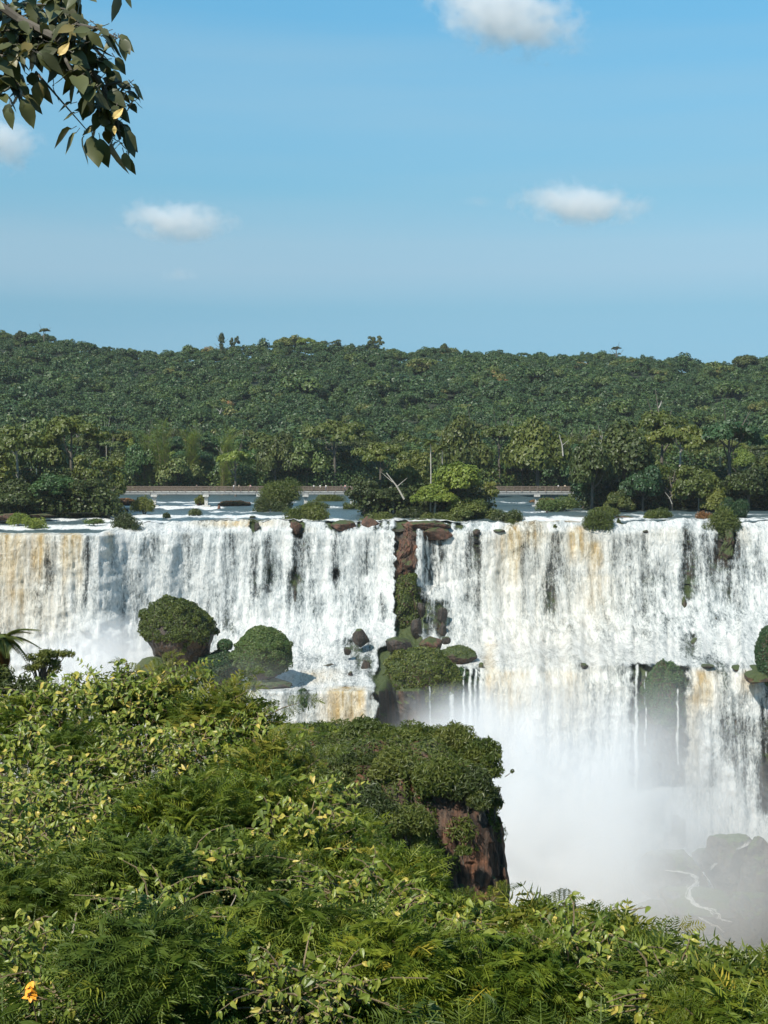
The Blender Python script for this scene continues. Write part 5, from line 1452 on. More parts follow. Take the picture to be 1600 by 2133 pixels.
def plant(lab, kind, cat, px, py, rpx, n, D=None, single=60, up=.55, wide=1.15, high=1.0, twigs=5, blooms=0, sprays=0, group='tangled plants on the near slope', size=1.0):
    """a bush whose crown is a dome of rpx pixels round (px,py), lying on the slope of near growth"""
    D = float(bush_depth(px, py)) + rng.uniform(-.9, .9) * min(1.0, (py - float(bush_top(px))) / 260) if D is None else D
    c = np.array(W(px, py, D)); r = rpx * M(D)
    Ts = BL if kind == 'vine' else (COARSE if kind == 'coarse' else FERN)
    L0 = {'vine': .082, 'fern': .29, 'deep': .28, 'coarse': .30}[kind] * size * (1 if kind != 'vine' else .72 + .28 * sstep(9, 17, D))
    n = int(n * (1.12 if kind in ('fern', 'deep') else 1.25))
    base = c + np.array([0, .2 * r, -1.1 * r])
    root = obj({'vine': 'climbing_vine', 'fern': 'feathery_shrub', 'deep': 'feathery_shrub', 'coarse': 'pinnate_shrub'}[kind], None, loc=base)
    PP, DD_, TW = [], [], []
    if kind == 'vine':
        nt = max(6, n // 9)
        d = sub_dirs(nt, -.15); d[:, 1] = np.where(d[:, 1] > .35, -d[:, 1], d[:, 1])
        q = rng.uniform(.55, 1.0, nt) * (.78 + .44 * fbm(d[:, 0] * 2.5 + px, d[:, 1] * 2.5, d[:, 2] * 2.5, 2))
        for i in range(nt):
            s0 = d[i] * r * q[i] * np.array([wide, .75, high])
            ax = d[i] * .7 + np.array([rng.normal(0, .5), rng.normal(0, .4), up + rng.normal(0, .35)]); ax /= np.linalg.norm(ax)
            Lt = rng.uniform(.32, .62) * size
            bend = np.array([rng.normal(0, .2), 0, -.45])
            pts = [s0 + ax * Lt * t + bend * Lt * t * t for t in np.linspace(0, 1, 10)]
            TW.append(pts)
            for j in range(1, 10):
                for _ in range(1 if j < 9 else 2):
                    b_ = rng.normal(0, 1, 3); b_ -= ax * b_.dot(ax) * .6
                    dd = b_ / np.linalg.norm(b_) + ax * .35 + np.array([0, -.15, -.55])
                    PP.append(pts[j]); DD_.append(dd)
        sc = L0 * rng.uniform(.55, 1.35, len(PP))
        upv = np.array(DD_) * 0 + np.array([0, -.55, .8]) + rng.normal(0, .35, (len(PP), 3))
    else:
        d = sub_dirs(n, -.2); d[:, 1] = np.where(d[:, 1] > .4, -d[:, 1], d[:, 1])
        q = rng.uniform(.35, .95, n) ** .6 * (.75 + .5 * fbm(d[:, 0] * 2.2 + px, d[:, 1] * 2.2, d[:, 2] * 2.2, 2))
        PP = d * (r * q)[:, None] * np.array([wide, .75, high])
        # whole sprays point the same way
        flow = np.stack([fbm(PP[:, 0] * 1.6 + px, PP[:, 2] * 1.6, 1.0, 2) - .5, -.25 + 0 * q, fbm(PP[:, 0] * 1.6, PP[:, 2] * 1.6 + py, 5.0, 2) - .35], -1)
        DD_ = d * .55 + flow * 3.0 + rng.normal(0, .28, (n, 3)) + np.array([0, 0, up])
        sc = L0 * rng.uniform(.6, 1.25, n)
        upv = np.array([0, -.35, .95]) + rng.normal(0, .3, (n, 3))
        for i in range(0, n, 10): TW.append([PP[i] * f + DD_[i] * L0 * .2 * (f - .6) for f in (.35, .6, .8, .95)])
    if sprays:
        sp, sdv, ss = [], [], []
        for k in range(sprays):
            a_ = rng.uniform(-1, 1); q0 = np.array([a_ * r * wide * .8, rng.uniform(-.4, .2) * r, r * high * (.75 - .3 * a_ * a_)])
            ax = np.array([.45 * rng.normal() + .25, rng.normal(0, .3), 1.0]); ax /= np.linalg.norm(ax); Lt = rng.uniform(55, 115) * M(D)
            side = np.array([np.sign(ax[0]) * .45, 0, -.25])
            pts = [q0 + ax * Lt * t + side * Lt * t * t for t in np.linspace(0, 1, 12)]
            TW.append(pts)
            for j in range(2, 12):
                tan = ax + side * 2 * j / 11
                for s_ in (-1, 1):
                    if rng.random() < .15: continue
                    lat = np.cross(tan, [0, 1, 0]) * s_
                    sp.append(pts[j]); sdv.append(lat * .8 + tan * .55 + np.array([0, rng.normal(0, .35), -.1])); ss.append(L0 * (1.1 if kind == 'vine' else .62) * (1.1 - .045 * j))
            sp.append(pts[-1]); sdv.append(tan); ss.append(L0 * .55)
        PP = np.concatenate([np.array(PP), sp]); DD_ = np.concatenate([np.array(DD_), sdv]); sc = np.concatenate([sc, ss])
        upv = np.concatenate([upv, np.tile([[0, -.5, .9]], (len(sp), 1)) + rng.normal(0, .2, (len(sp), 3))])
    PP, DD_ = np.array(PP), np.array(DD_)
    PP = PP + (c - base)
    Rm = frame_rot(DD_, upv)
    var = np.clip(rng.normal(.36, .2, len(PP)) + (fbm(PP[:, 0] * 3 + px, PP[:, 1] * 3, PP[:, 2] * 3, 2) - .45) * .9, 0, 1)
    if kind == 'vine': var = np.where(rng.random(len(PP)) < .04, 1.0, var * .92)
    # the leaves that show largest (outermost, towards the viewer) are single parts
    score = -(PP[:, 1]) + .8 * PP[:, 2] + rng.normal(0, .15, len(PP)) + sc * 2
    order = np.argsort(-score)
    first, rest = order[:single], order[single:]
    NSINGLE[0] += len(first)
    for i in first:
        me = LEAF_ME[kind][int(i) % len(Ts)]
        o = obj(me.name.split('.')[0], me, root)
        o.matrix_basis = to_m4(Rm[i], sc[i], PP[i])
    Vs, Fs, As, off = [], [], [], 0
    for ti in range(len(Ts)):
        sel = rest[rest % len(Ts) == ti]
        if not len(sel): continue
        V, Fc, a = replicate(Ts[ti], Rm[sel], sc[sel], PP[sel], var[sel])
        Vs.append(V); Fs.append(Fc + off); As.append(a); off += len(V)
    f = obj('foliage', mesh('foliage', np.concatenate(Vs), np.concatenate(Fs), MAT[kind + '_many'], {'var': np.concatenate(As)}), root)
    f['kind'] = 'stuff'
    g = Bag(); sh = Vector((c - base).tolist())
    for pts in TW:
        P3 = [Vector([float(v) for v in p]) + sh for p in pts[::3 if len(pts) > 5 else 1]]
        g.tube(P3, np.linspace(.009, .003, len(P3)) * (1 if kind == 'vine' else 1.2), 4)
    for k in range(twigs):
        a_ = rng.uniform(0, 6.28); e = np.array([math.cos(a_) * r * .7, -abs(math.sin(a_)) * r * .4, r * rng.uniform(.3, .8)]) + (c - base)
        g.tube([Vector((0, 0, -.5)), Vector((e * .5 + np.array([0, 0, .1])).tolist()), Vector(e.tolist())], [.03, .02, .008], 5)
    obj('stems', g.mesh('stems', MAT['twig']), root)
    if blooms:
        P, N = [], []
        for k in range(blooms):
            j = first[int(rng.integers(0, max(1, len(first))))]; p0 = PP[j] + np.array([0, -.03, .04])
            ax = rng.normal(0, 1, 3); ax[2] = abs(ax[2]) + .5; ax /= np.linalg.norm(ax)
            for q_ in range(14):
                P.append(p0 + ax * rng.uniform(0, .16) + rng.normal(0, .012, 3)); N.append(rng.normal(0, 1, 3))
        V, Fc, a = replicate(RHOMB, rand_rot(np.array(N), rng.uniform(0, 6, len(P))), rng.uniform(.012, .03, len(P)), np.array(P), rng.random(len(P)))
        b_ = obj('blossoms', mesh('blossoms', V, Fc, MAT['bloom'], {'var': a}), root); b_['kind'] = 'stuff'
    return tag(root, lab, cat, group)
VN, FN, PN = 'vine', 'shrub', 'shrub'
PL = [
 # label, kind, cat, px, py, r px, n, single, up, blooms
 ('vine with long arching sprays rising highest against the mist at the upper left', 'vine', VN, 255, 1475, 105, 900, 110, .9, 10),
 ('vine sprawling left of the highest sprays, next to the dark tree', 'vine', VN, 140, 1500, 85, 620, 70, .6, 5),
 ('leafy vine spreading below the overhanging rock', 'vine', VN, 370, 1490, 110, 900, 90, .7, 8),
 ('pinnate shrub with long fronds reaching right over the small fall', 'coarse', PN, 470, 1470, 95, 330, 90, .7, 0),
 ('pinnate shrub behind the highest vine sprays', 'coarse', PN, 300, 1450, 80, 220, 40, .9, 0),
 ('pinnate shrub with dark fronds nodding at the edge of the spur', 'coarse', PN, 560, 1540, 75, 240, 60, .8, 0),
 ('olive feathery shrub at the left edge below the dark tree', 'fern', FN, 45, 1530, 110, 420, 45, .3, 0),
 ('vine full of pale blooms in the middle left, over a dark hollow', 'vine', VN, 300, 1640, 130, 950, 80, .4, 26),
 ('vine beside the spur with pale new leaves', 'vine', VN, 480, 1600, 120, 900, 80, .5, 18),
 ('vine at the left edge above the dark hollow', 'vine', VN, 60, 1650, 110, 700, 50, .4, 12),
 ('feathery shrub in the shade below the arching vines', 'deep', FN, 180, 1610, 110, 380, 20, .2, 0),
 ('broad vine spilling toward the spur foot with cream flower spikes', 'vine', VN, 600, 1660, 95, 650, 60, .6, 12),
 ('feathery shrub before the left slope of the spur', 'fern', FN, 700, 1765, 100, 460, 55, .5, 0),
 ('feathery shrub with fresh arching fronds left of the bare cliff', 'fern', FN, 820, 1850, 95, 460, 60, .6, 0),
 ('feathery shrub touching the foot of the bare cliff', 'fern', FN, 930, 1965, 90, 460, 50, .5, 0),
 ('dense olive feathery shrub in the centre of the slope', 'fern', FN, 520, 1740, 125, 520, 40, .3, 0),
 ('bright vine patch on the left, lit from above', 'vine', VN, 150, 1760, 130, 950, 80, .4, 16),
 ('vine with drooping bright leaves at the far left', 'vine', VN, 10, 1790, 110, 700, 50, .4, 6),
 ('yellow green feathery shrub right of the bright vine patch', 'fern', FN, 370, 1750, 120, 480, 45, .4, 0),
 ('shady feathery shrub in the left centre', 'deep', FN, 280, 1880, 125, 480, 30, .2, 0),
 ('shady feathery shrub in the dark hollow of the lower centre', 'deep', FN, 470, 1880, 125, 480, 30, .2, 0),
 ('olive feathery shrub right of the lower dark hollow', 'fern', FN, 640, 1860, 120, 480, 40, .3, 0),
 ('fresh green feathery shrub in the right centre of the slope', 'fern', FN, 800, 1930, 125, 520, 50, .4, 0),
 ('pinnate shrub whose top spray stands clear of the mist beside the cliff foot', 'coarse', PN, 1125, 1950, 85, 260, 80, .9, 0),
 ('vine with bright heart-shaped leaves below the cliff foot', 'vine', VN, 1040, 1995, 100, 800, 90, .5, 10),
 ('pinnate shrub with fronds combed to the right along the slope edge', 'coarse', PN, 1260, 1975, 90, 300, 85, .7, 0),
 ('vine on the slope edge right of the standing top spray', 'vine', VN, 1190, 1970, 90, 560, 60, .6, 6),
 ('pinnate shrub on the descending edge over the brown water', 'coarse', PN, 1390, 2010, 85, 300, 80, .7, 0),
 ('dark pinnate shrub near the lower right corner', 'coarse', PN, 1500, 2055, 90, 320, 70, .7, 0),
 ('pinnate shrub at the right edge of the slope', 'coarse', PN, 1590, 2110, 90, 300, 50, .6, 0),
 ('feathery shrub in the lower left, deep in shade', 'deep', FN, 100, 1930, 130, 480, 30, .2, 0),
 ('vine with orange blossoms at the lower left corner', 'vine', VN, 50, 2050, 110, 520, 70, .3, 6),
 ('feathery shrub along the bottom edge, left of centre', 'deep', FN, 300, 2040, 130, 420, 30, .3, 0),
 ('pale leafy vine at the bottom left of centre', 'vine', VN, 200, 2110, 95, 420, 50, .3, 6),
 ('yellow green feathery shrub at the bottom, left of centre', 'fern', FN, 480, 2080, 120, 420, 40, .4, 0),
 ('vine with large light leaves along the bottom centre', 'vine', VN, 640, 2110, 100, 520, 70, .3, 5),
 ('feathery shrub in shade above the bottom centre vine', 'deep', FN, 620, 1990, 125, 460, 30, .2, 0),
 ('olive feathery shrub at the bottom, right of centre', 'fern', FN, 830, 2070, 130, 500, 40, .3, 0),
 ('vine with big pale leaves right of the bottom centre', 'vine', VN, 960, 2030, 110, 620, 70, .3, 8),
 ('feathery shrub under the bright heart-leaved vine', 'fern', FN, 1060, 2090, 125, 480, 35, .3, 0),
 ('feathery shrub on the lower right slope', 'fern', FN, 1210, 2070, 120, 480, 40, .3, 0),
 ('feathery shrub below the descending edge', 'deep', FN, 1370, 2110, 120, 440, 35, .3, 0),
 ('feathery shrub filling the lower right corner', 'fern', FN, 1530, 2150, 120, 360, 25, .3, 0),

 ('thin vine climbing over the feathery shrubs in the very centre of the slope', 'vine', VN, 620, 1780, 100, 560, 60, .5, 4),
 ('thin vine on the shady shrubs left of centre', 'vine', VN, 390, 1850, 100, 520, 60, .5, 3),
 ('thin vine among the ferny shrubs right of centre', 'vine', VN, 760, 1920, 100, 520, 60, .5, 3),
 ('small vine trailing over the lower left shrubs', 'vine', VN, 330, 1960, 95, 460, 50, .4, 2),
 ('small vine trailing over the lower right shrubs', 'vine', VN, 1180, 2050, 95, 480, 50, .5, 3),
 ('small vine near the lower right corner', 'vine', VN, 1420, 2080, 90, 420, 50, .5, 2),
 ('small vine between the bottom centre and the cliff foot', 'vine', VN, 870, 1990, 90, 460, 50, .5, 2),
 ('small pinnate shrub poking from the centre of the slope', 'coarse', PN, 560, 1900, 70, 150, 30, .8, 0),
 ('small pinnate shrub poking from the left of the slope', 'coarse', PN, 190, 1850, 75, 160, 30, .8, 0),
]
for (lab, kind, cat, px, py, rpx, n, single, up, bl) in PL:
    Lp = {'vine': 48, 'fern': 52, 'deep': 48, 'coarse': 55}[kind] * 15 / float(bush_depth(px, py)) * (1 if kind != 'vine' else 14 / 15)
    lim = max(float(bush_top(px + q)) for q in (-rpx * .6, 0, rpx * .6)) + rpx * .72 + Lp
    py = max(py, min(lim, py + 110))
    edge = py - bush_top(px) < 190
    plant(lab, kind, cat, px, py, rpx, n, D=float(bush_depth(px, py)) - .6 if lab.startswith(('thin vine', 'small vine')) else None, single=single, up=up, blooms=bl, high=.95, sprays=(6 if kind == 'coarse' else 4) if edge else 1)
# undergrowth that fills the hollows between the bushes
P_, N_ = [], []
qx = rng.uniform(-60, 1680, 30000); qt = rng.random(30000)
qy = bush_top(qx) + 100 + qt * (2230 - bush_top(qx) - 100)
qd = bush_depth(qx, qy) + .45 + (fbm(qx / 60, qy / 60, 2.0, 3) - .35) * 1.4
PU = W(qx, qy, qd)
for kind, sel in (('deep', slice(0, 2600)), ('vine', slice(2600, 11000))):
    pts = PU[sel]; Dv = rng.normal(0, .6, (len(pts), 3)) + np.array([0, -.3, .35])
    Ts = FERN if kind == 'deep' else BL
    V, Fc, a = replicate(Ts[0], frame_rot(Dv, np.tile([[0, -.4, .9]], (len(pts), 1)) + rng.normal(0, .3, (len(pts), 3))),
                         (.34 if kind == 'deep' else .085) * rng.uniform(.6, 1.2, len(pts)), pts, np.clip(rng.normal(.3, .2, len(pts)), 0, 1))
    tag(obj('undergrowth', mesh('undergrowth', V, Fc, MAT[kind + '_many'], {'var': a})),
        'ferny undergrowth in the gaps of the near slope' if kind == 'deep' else 'leafy undergrowth woven through the near slope', 'undergrowth', kind='stuff')
# a yellow frond tuft, bare sticks, orange flowers
def near_stick(lab, pts, r=.012, name='bare_stick', cat='stick', mat='twig2'):
    MAT.setdefault('twig2', plain_mat('pale_stick', (0.40, 0.32, 0.22), .8))  # the same pale tan on every bare stick
    P3 = [WV(x, y, float(bush_depth(x, y)) - dd) for x, y, dd in pts]
    g = Bag(); g.tube([p - P3[0] for p in P3], np.linspace(r, r * .5, len(P3)), 6)
    for k in (1, len(P3) - 1):
        s = P3[k] - P3[0]; e = s + Vector((random.uniform(-.2, .2), -.05, random.uniform(.05, .18)))
        g.tube([s, e], [r * .5, r * .2], 4)
    return tag(obj(name, g.mesh(name, MAT[mat]), loc=P3[0]), lab, cat, 'bare sticks in the near bushes')
near_stick('straight pale upright stick in the lower left', [(285, 2060, .55), (290, 1990, .6), (292, 1915, .6)])
near_stick('thin upright stick right beside the straight pale one', [(305, 2050, .6), (306, 1990, .62), (304, 1940, .6)], .008)
near_stick('pale stick leaning left in the lower left shade', [(125, 2010, .5), (150, 1950, .6), (160, 1900, .6)])
near_stick('nearly level pale stick in the bottom shade', [(335, 2042, .6), (380, 2055, .7), (410, 2062, .7)], .008)
near_stick('dead twig crossing at the centre of the slope', [(612, 1943, .7), (650, 1939, .8), (690, 1942, .8)], .012)
near_stick('slanting dead twig above the crossing one', [(640, 1932, .7), (670, 1920, .8), (700, 1910, .8)], .012)
near_stick('upright dead twig under the crossing ones', [(660, 2005, .6), (652, 1965, .7), (648, 1930, .8)], .012)
near_stick('thin curved stem leaning right above the yellow frond', [(470, 1910, .6), (490, 1870, .7), (500, 1838, .7)], .007)
near_stick('pale stalk beside the left picture edge', [(30, 1690, .5), (36, 1640, .6), (40, 1615, .6)], .014)
plant('bright yellow frond tuft in the lower left centre', 'fern', 'shrub', 437, 1950, 30, 30, D=float(bush_depth(437, 1950)) - .9, single=26, up=-.2, twigs=0, size=.7)
def near_flower(lab, px, py, col, n=9, s=.05, dd=.7):
    D = float(bush_depth(px, py)) - dd
    c = WV(px, py, D); o = obj('flower', None, loc=c)
    m_ = MAT.setdefault('petal' + str(col), plain_mat('petal', col, .6))
    pm = mesh('petal', tri_leaf(.42, .1, .5)[0], tri_leaf(.42, .1, .5)[1], m_)
    for k in range(n):
        d = np.array([[math.cos(k * 2.4), -abs(math.sin(k * 2.4)) * .6, .5 - .9 * random.random()]])
        Rm = frame_rot(d, np.array([[0, -.5, 1.0]]))[0]
        obj('petal', pm, o).matrix_basis = to_m4(Rm, s * random.uniform(.8, 1.2), np.array([0, 0, .01 * k - .04]))
    g = Bag(); g.tube([(0, 0, 0), (.03, .06, -.25)], [.005, .004], 5); obj('stem', g.mesh('stem', MAT['twig']), o)
    return tag(o, lab, 'flower')
near_flower('bright orange blossom cluster near the lower left corner', 64, 2068, (.85, .33, .02), 12, .045)
near_flower('orange and yellow blossom right of the bright orange one', 205, 2045, (.75, .30, .03), 7, .035)
near_flower('small orange blossom on the pale leafy vine at the bottom left', 230, 2058, (.80, .42, .05), 6, .035)
near_flower('small yellow blossom in the right centre of the slope', 857, 1878, (.75, .55, .08), 6, .04)

# ---- the darker trees at the left edge
def small_tree(name, lab, px, py, rx, ry, D, kind, n, L, trunk_to, leafmat='dark', flat=.6):
    c = np.array(W(px, py, D)); m_ = M(D)
    base = np.array(W(trunk_to[0], trunk_to[1], D)); root = obj(name, None, loc=base)
    g = Bag(); rel = c - base
    g.tube([Vector((0, 0, -2)), Vector((rel * .5 + np.array([.15, 0, 0])).tolist()), Vector((rel * .92).tolist())], [.09, .06, .03], 7)
    lobes = []
    for k in range(24):
        a, q = rng.uniform(0, 6.28), math.sqrt(rng.random())
        p = rel + np.array([math.cos(a) * rx * m_ * q, math.sin(a) * rx * m_ * .6 * q, rng.uniform(-1, 1) * ry * m_ * (1 - .6 * q)])
        g.tube([Vector((rel * .7).tolist()), Vector(((rel * .7 + p) / 2 + np.array([0, 0, -.05])).tolist()), Vector(p.tolist())], [.03, .02, .006], 5)
        lobes.append((p[0], p[1], p[2], ry * m_ * rng.uniform(.35, .6), flat))
    V, Fc, a = cloud(lobes, L * 1.2, .8, -.9, .7, SPIKE, .4)
    obj('trunk', g.mesh('trunk', MAT['bark']), root)
    obj('crown', mesh('crown', V, Fc, MAT[leafmat], {'var': a}), root)
    return tag(root, lab, 'tree')
small_tree('spreading_tree', 'dark spreading tree in front of the mist at the left', 92, 1375, 48, 32, 34, 'd', 0, .085, (60, 1560), 'olive', .5)
small_tree('dense_tree', 'dense dark tree below the palm at the left edge', 40, 1450, 70, 42, 32, 'd', 0, .10, (40, 1600), 'dark', .9)
small_tree('dense_tree', 'dark green tree at the very left edge under the drooping palm', -20, 1415, 45, 40, 33, 'd', 0, .10, (-20, 1600), 'dark', .9)

# ================================================================== OVERHANGING BRANCH, TOP LEFT
MAT['br_leaf'] = leaf_mat('leathery_leaf', [(0, (.040, .042, .014)), (.5, (.070, .078, .026)), (.9, (.10, .105, .040)), (1, (.17, .13, .04))], True, False, .08, .48, .4)
MAT['br_yellow'] = plain_mat('yellowed_leaf', (.62, .42, .13), .6)
DBR = 8.0
branch = obj('overhanging_branch', None, loc=WV(-60, -30, DBR))
org = np.array(branch.location)
BRT = [tri_leaf(.27, .06, .18), tri_leaf(.31, .09, .3), tri_leaf(.24, .05, .1)]
BR_ME = [mesh('leaf', V, Fc, MAT['br_leaf'], smooth=True) for V, Fc in BRT]
g = Bag()
def Wb(x, y, d=0.0): return np.array(W(x, y, DBR + d)) - org
limbs = [
    ([(-60, -30, 0), (40, 40, 0), (110, 75, -.1), (170, 120, -.1), (215, 180, 0), (240, 240, .05), (250, 290, .05)], .026),
    ([(110, 75, -.1), (160, 50, -.2), (205, 60, -.2), (245, 80, -.2)], .012),
    ([(-60, 110, .2), (0, 118, .1), (45, 125, 0), (75, 100, -.1)], .018),
    ([(75, 150, .1), (110, 190, 0), (145, 230, 0), (180, 270, 0)], .008),
    ([(45, 60, .1), (30, 130, .1), (35, 190, .2), (50, 235, .2)], .012),
    ([(110, 75, 0), (140, 130, -.2), (165, 180, -.2), (190, 210, -.1)], .012),
    ([(215, 180, 0), (250, 170, 0), (268, 180, .1)], .008),
    ([(10, -60, .3), (100, -50, .2), (180, -60, .2), (245, -40, .2)], .014),
    ([(-20, 20, .3), (30, 10, .2), (90, 10, .2), (140, 20, .1)], .012),
    ([(-60, 60, .2), (-10, 70, .1), (30, 60, 0)], .012),
]
LV = []
for pts, r in limbs:
    P3 = [Vector(Wb(*p).tolist()) for p in pts]
    g.tube(P3, np.linspace(r, r * .35, len(P3)), 6)
def whorl(x, y, d, n, size=40, spread=1.0, down=.5, jx=14, jy=14):
    for k in range(n):
        a_ = k * 2.399 + random.random()
        dr = np.array([math.cos(a_) * spread, math.sin(a_) * .8 * spread - .1, -down + random.uniform(-.5, .35)])
        LV.append((x + random.uniform(-jx, jx), y + random.uniform(-jy, jy), d + random.uniform(-.12, .12), dr, size * random.uniform(.8, 1.2)))
for (x, y, d, n, sz) in ((15, 15, .2, 9, 36), (50, 25, .1, 9, 36), (85, 20, .2, 7, 34), (120, 25, .1, 6, 34), (20, 60, .1, 9, 36), (60, 65, .1, 10, 38), (95, 60, 0, 8, 36), (150, 45, -.2, 8, 34),
                         (185, 55, -.2, 8, 34), (215, 62, -.2, 7, 32), (240, 85, -.2, 5, 30), (20, 105, 0, 9, 38), (72, 100, -.15, 8, 42), (110, 100, -.1, 9, 38), (150, 95, -.1, 9, 38), (190, 95, -.1, 8, 36),
                         (215, 115, -.1, 6, 32), (10, 150, .1, 8, 36), (45, 165, .2, 6, 34), (130, 130, -.1, 6, 38), (160, 150, -.2, 8, 42), (200, 150, 0, 8, 36), (225, 160, 0, 6, 30), (5, 190, .2, 7, 34), (48, 190, .1, 4, 34),
                         (190, 190, -.2, 8, 40), (225, 195, 0, 8, 34), (262, 185, .1, 7, 28), (275, 195, .1, 3, 26), (210, 225, 0, 8, 36), (245, 225, 0, 8, 32), (270, 215, .05, 3, 26), (240, 260, .05, 8, 32), (215, 265, .05, 6, 32), (255, 285, .05, 6, 30)):
    whorl(x, y, d, n, sz)
for (x, y, dx, dz, sz) in ((150, 268, -1, -.55, 40), (160, 275, -.7, -.9, 40), (175, 282, -.1, -1, 46), (192, 282, .1, -1, 52), (208, 288, .15, -1, 46), (235, 290, .1, -1, 56), (255, 262, .5, -.9, 46), (262, 270, .35, -1, 46),
                           (266, 325, .2, -1, 30), (258, 318, .3, -1, 30), (45, 205, .35, -1, 44), (52, 215, .5, -1, 42), (20, 215, -.2, -1, 36), (22, 222, -.1, -1, 34), (85, 165, .2, -1, 40), (78, 170, .1, -1, 36), (112, 175, .1, -1, 30),
                           (243, -18, .05, -1, 50), (256, -14, .6, -.7, 28), (135, -14, .5, -.9, 36), (160, -14, .2, -1, 32), (245, 75, .9, -.5, 34), (250, 80, .4, -1, 36), (240, 120, .5, -.7, 30), (150, 215, -.9, -.2, 26), (158, 235, -.8, -.3, 24)):
    LV.append((x, y, 0, np.array([dx, random.uniform(-.2, .2), dz]), sz))
print('branch leaves', len(LV))
mats = []
random.shuffle(LV)
extra = []
for i, (x, y, d, dr, sz) in enumerate(LV):
    up_ = np.array([[random.uniform(-.5, .5), -.45 + random.uniform(-.5, .5), .75]])
    Rm = frame_rot(dr[None], up_)[0]
    if i >= 290:
        extra.append((Rm, sz * 1.3 * M(DBR), Wb(x, y, d))); continue
    o = obj('leaf', BR_ME[i % 3], branch)
    o.matrix_basis = to_m4(Rm, sz * 1.3 * M(DBR), Wb(x, y, d))
    dd = Vector(dr.tolist()).normalized()
    p = Vector(Wb(x, y, d).tolist()); g.tube([p - dd * .03, p + dd * .01], [.0025, .002], 4)
for _ in range(150):
    x = random.uniform(-40, 175); y = random.uniform(-40, 130 - .25 * max(0, x))
    dr = np.array([random.uniform(-1, 1), random.uniform(-.6, .4), random.uniform(-1, .3)])
    extra.append((frame_rot(dr[None], np.array([[random.uniform(-.5, .5), -.45 + random.uniform(-.5, .5), .75]]))[0], random.uniform(34, 48) * 1.2 * M(DBR), Wb(x, y, random.uniform(-.1, .5))))
V, Fc, a = replicate(BRT[0], np.array([e[0] for e in extra]), np.array([e[1] for e in extra]), np.array([e[2] for e in extra]), rng.random(len(extra)))
MAT['br_many'] = leaf_mat('leathery_leaves', [(0, (.040, .042, .014)), (.6, (.075, .082, .028)), (1, (.11, .11, .04))], False, True, .08, .48, .4)
fo = obj('leaves', mesh('leaves', V, Fc, MAT['br_many'], {'var': a}, True), branch); fo['kind'] = 'stuff'
yl = mesh('leaf', BRT[2][0], BRT[2][1], MAT['br_yellow'])
for x, y, dx, dz, sz in ((122, 116, .55, .65, 34), (236, 248, .55, .6, 30), (238, 262, .1, -1, 18)):
    Rm = frame_rot(np.array([[dx, -.1, dz]]), np.array([[.2, -1.0, .3]]))[0]
    o = obj('leaf', yl, branch); o.matrix_basis = to_m4(Rm, sz * M(DBR), Wb(x, y, -.3)); o['label'] = 'yellowed leaf'
obj('twigs', g.mesh('twigs', MAT['bark']), branch)
tag(branch, 'branch with leathery dark green leaves hanging into the sky at the top left', 'branch')

# ---- rivulets running down the misty rock pile
from mathutils.bvhtree import BVHTree
_mv, _mf, _o = [], [], 0
for V, Fc in MISTY: _mv.append(V); _mf.append(Fc + _o); _o += len(V)
_bvh = BVHTree.FromPolygons(np.concatenate(_mv).tolist(), np.concatenate(_mf).tolist())
MAT['rill'] = plain_mat('white_rivulet_water', (.40, .39, .36), .5)
for lab, path, w_ in (('main white rivulet twisting down the middle of the misty rock pile', [(1388, 1812), (1412, 1815), (1440, 1822), (1452, 1835), (1440, 1850), (1436, 1872), (1455, 1888), (1480, 1896), (1500, 1912), (1520, 1925)], .42),
                      ('side rivulet joining from the left low on the misty rock pile', [(1462, 1912), (1480, 1925), (1500, 1932), (1508, 1945)], .3),
                      ('short bright trickle high on the misty rock pile', [(1482, 1812), (1488, 1804), (1495, 1797)], .25),
                      ('short trickle between the two highest humps of the rock pile', [(1540, 1768), (1555, 1760), (1565, 1748)], .3)):
    P3 = []
    for (x0, y0), (x1, y1) in zip(path[:-1], path[1:]):
        for t in (0, .25, .5, .75):
            dr = WV(x0 + (x1 - x0) * t + random.uniform(-2, 2), y0 + (y1 - y0) * t, 100).normalized()
            hit = _bvh.ray_cast(Vector((0, 0, 0)), dr)
            if hit[0] is not None: P3.append(hit[0] - dr * .08)
    if len(P3) < 2: continue
    g = Bag()
    for k in range(10):
        o_ = [Vector((random.gauss(0, .3) * w_ * 3, 0, random.gauss(0, .12) * w_ * 2)) for _ in P3]
        o_ = [(o_[max(0, q - 1)] + o_[q] + o_[min(len(P3) - 1, q + 1)]) * .5 for q in range(len(P3))]
        i0 = random.randint(0, max(0, len(P3) // 3)) if k else 0; i1 = len(P3) - (random.randint(0, len(P3) // 3) if k else 0)
        if i1 - i0 < 2: continue
        g.tube([P3[q] - P3[0] + o_[q] for q in range(i0, i1)], [w_ * random.uniform(.07, .22) for _ in range(i0, i1)], 5)
    tag(obj('rivulet', g.mesh('rivulet', MAT['rill'], True), loc=P3[0]), lab, 'rivulet', 'white rivulets on the misty rock pile')

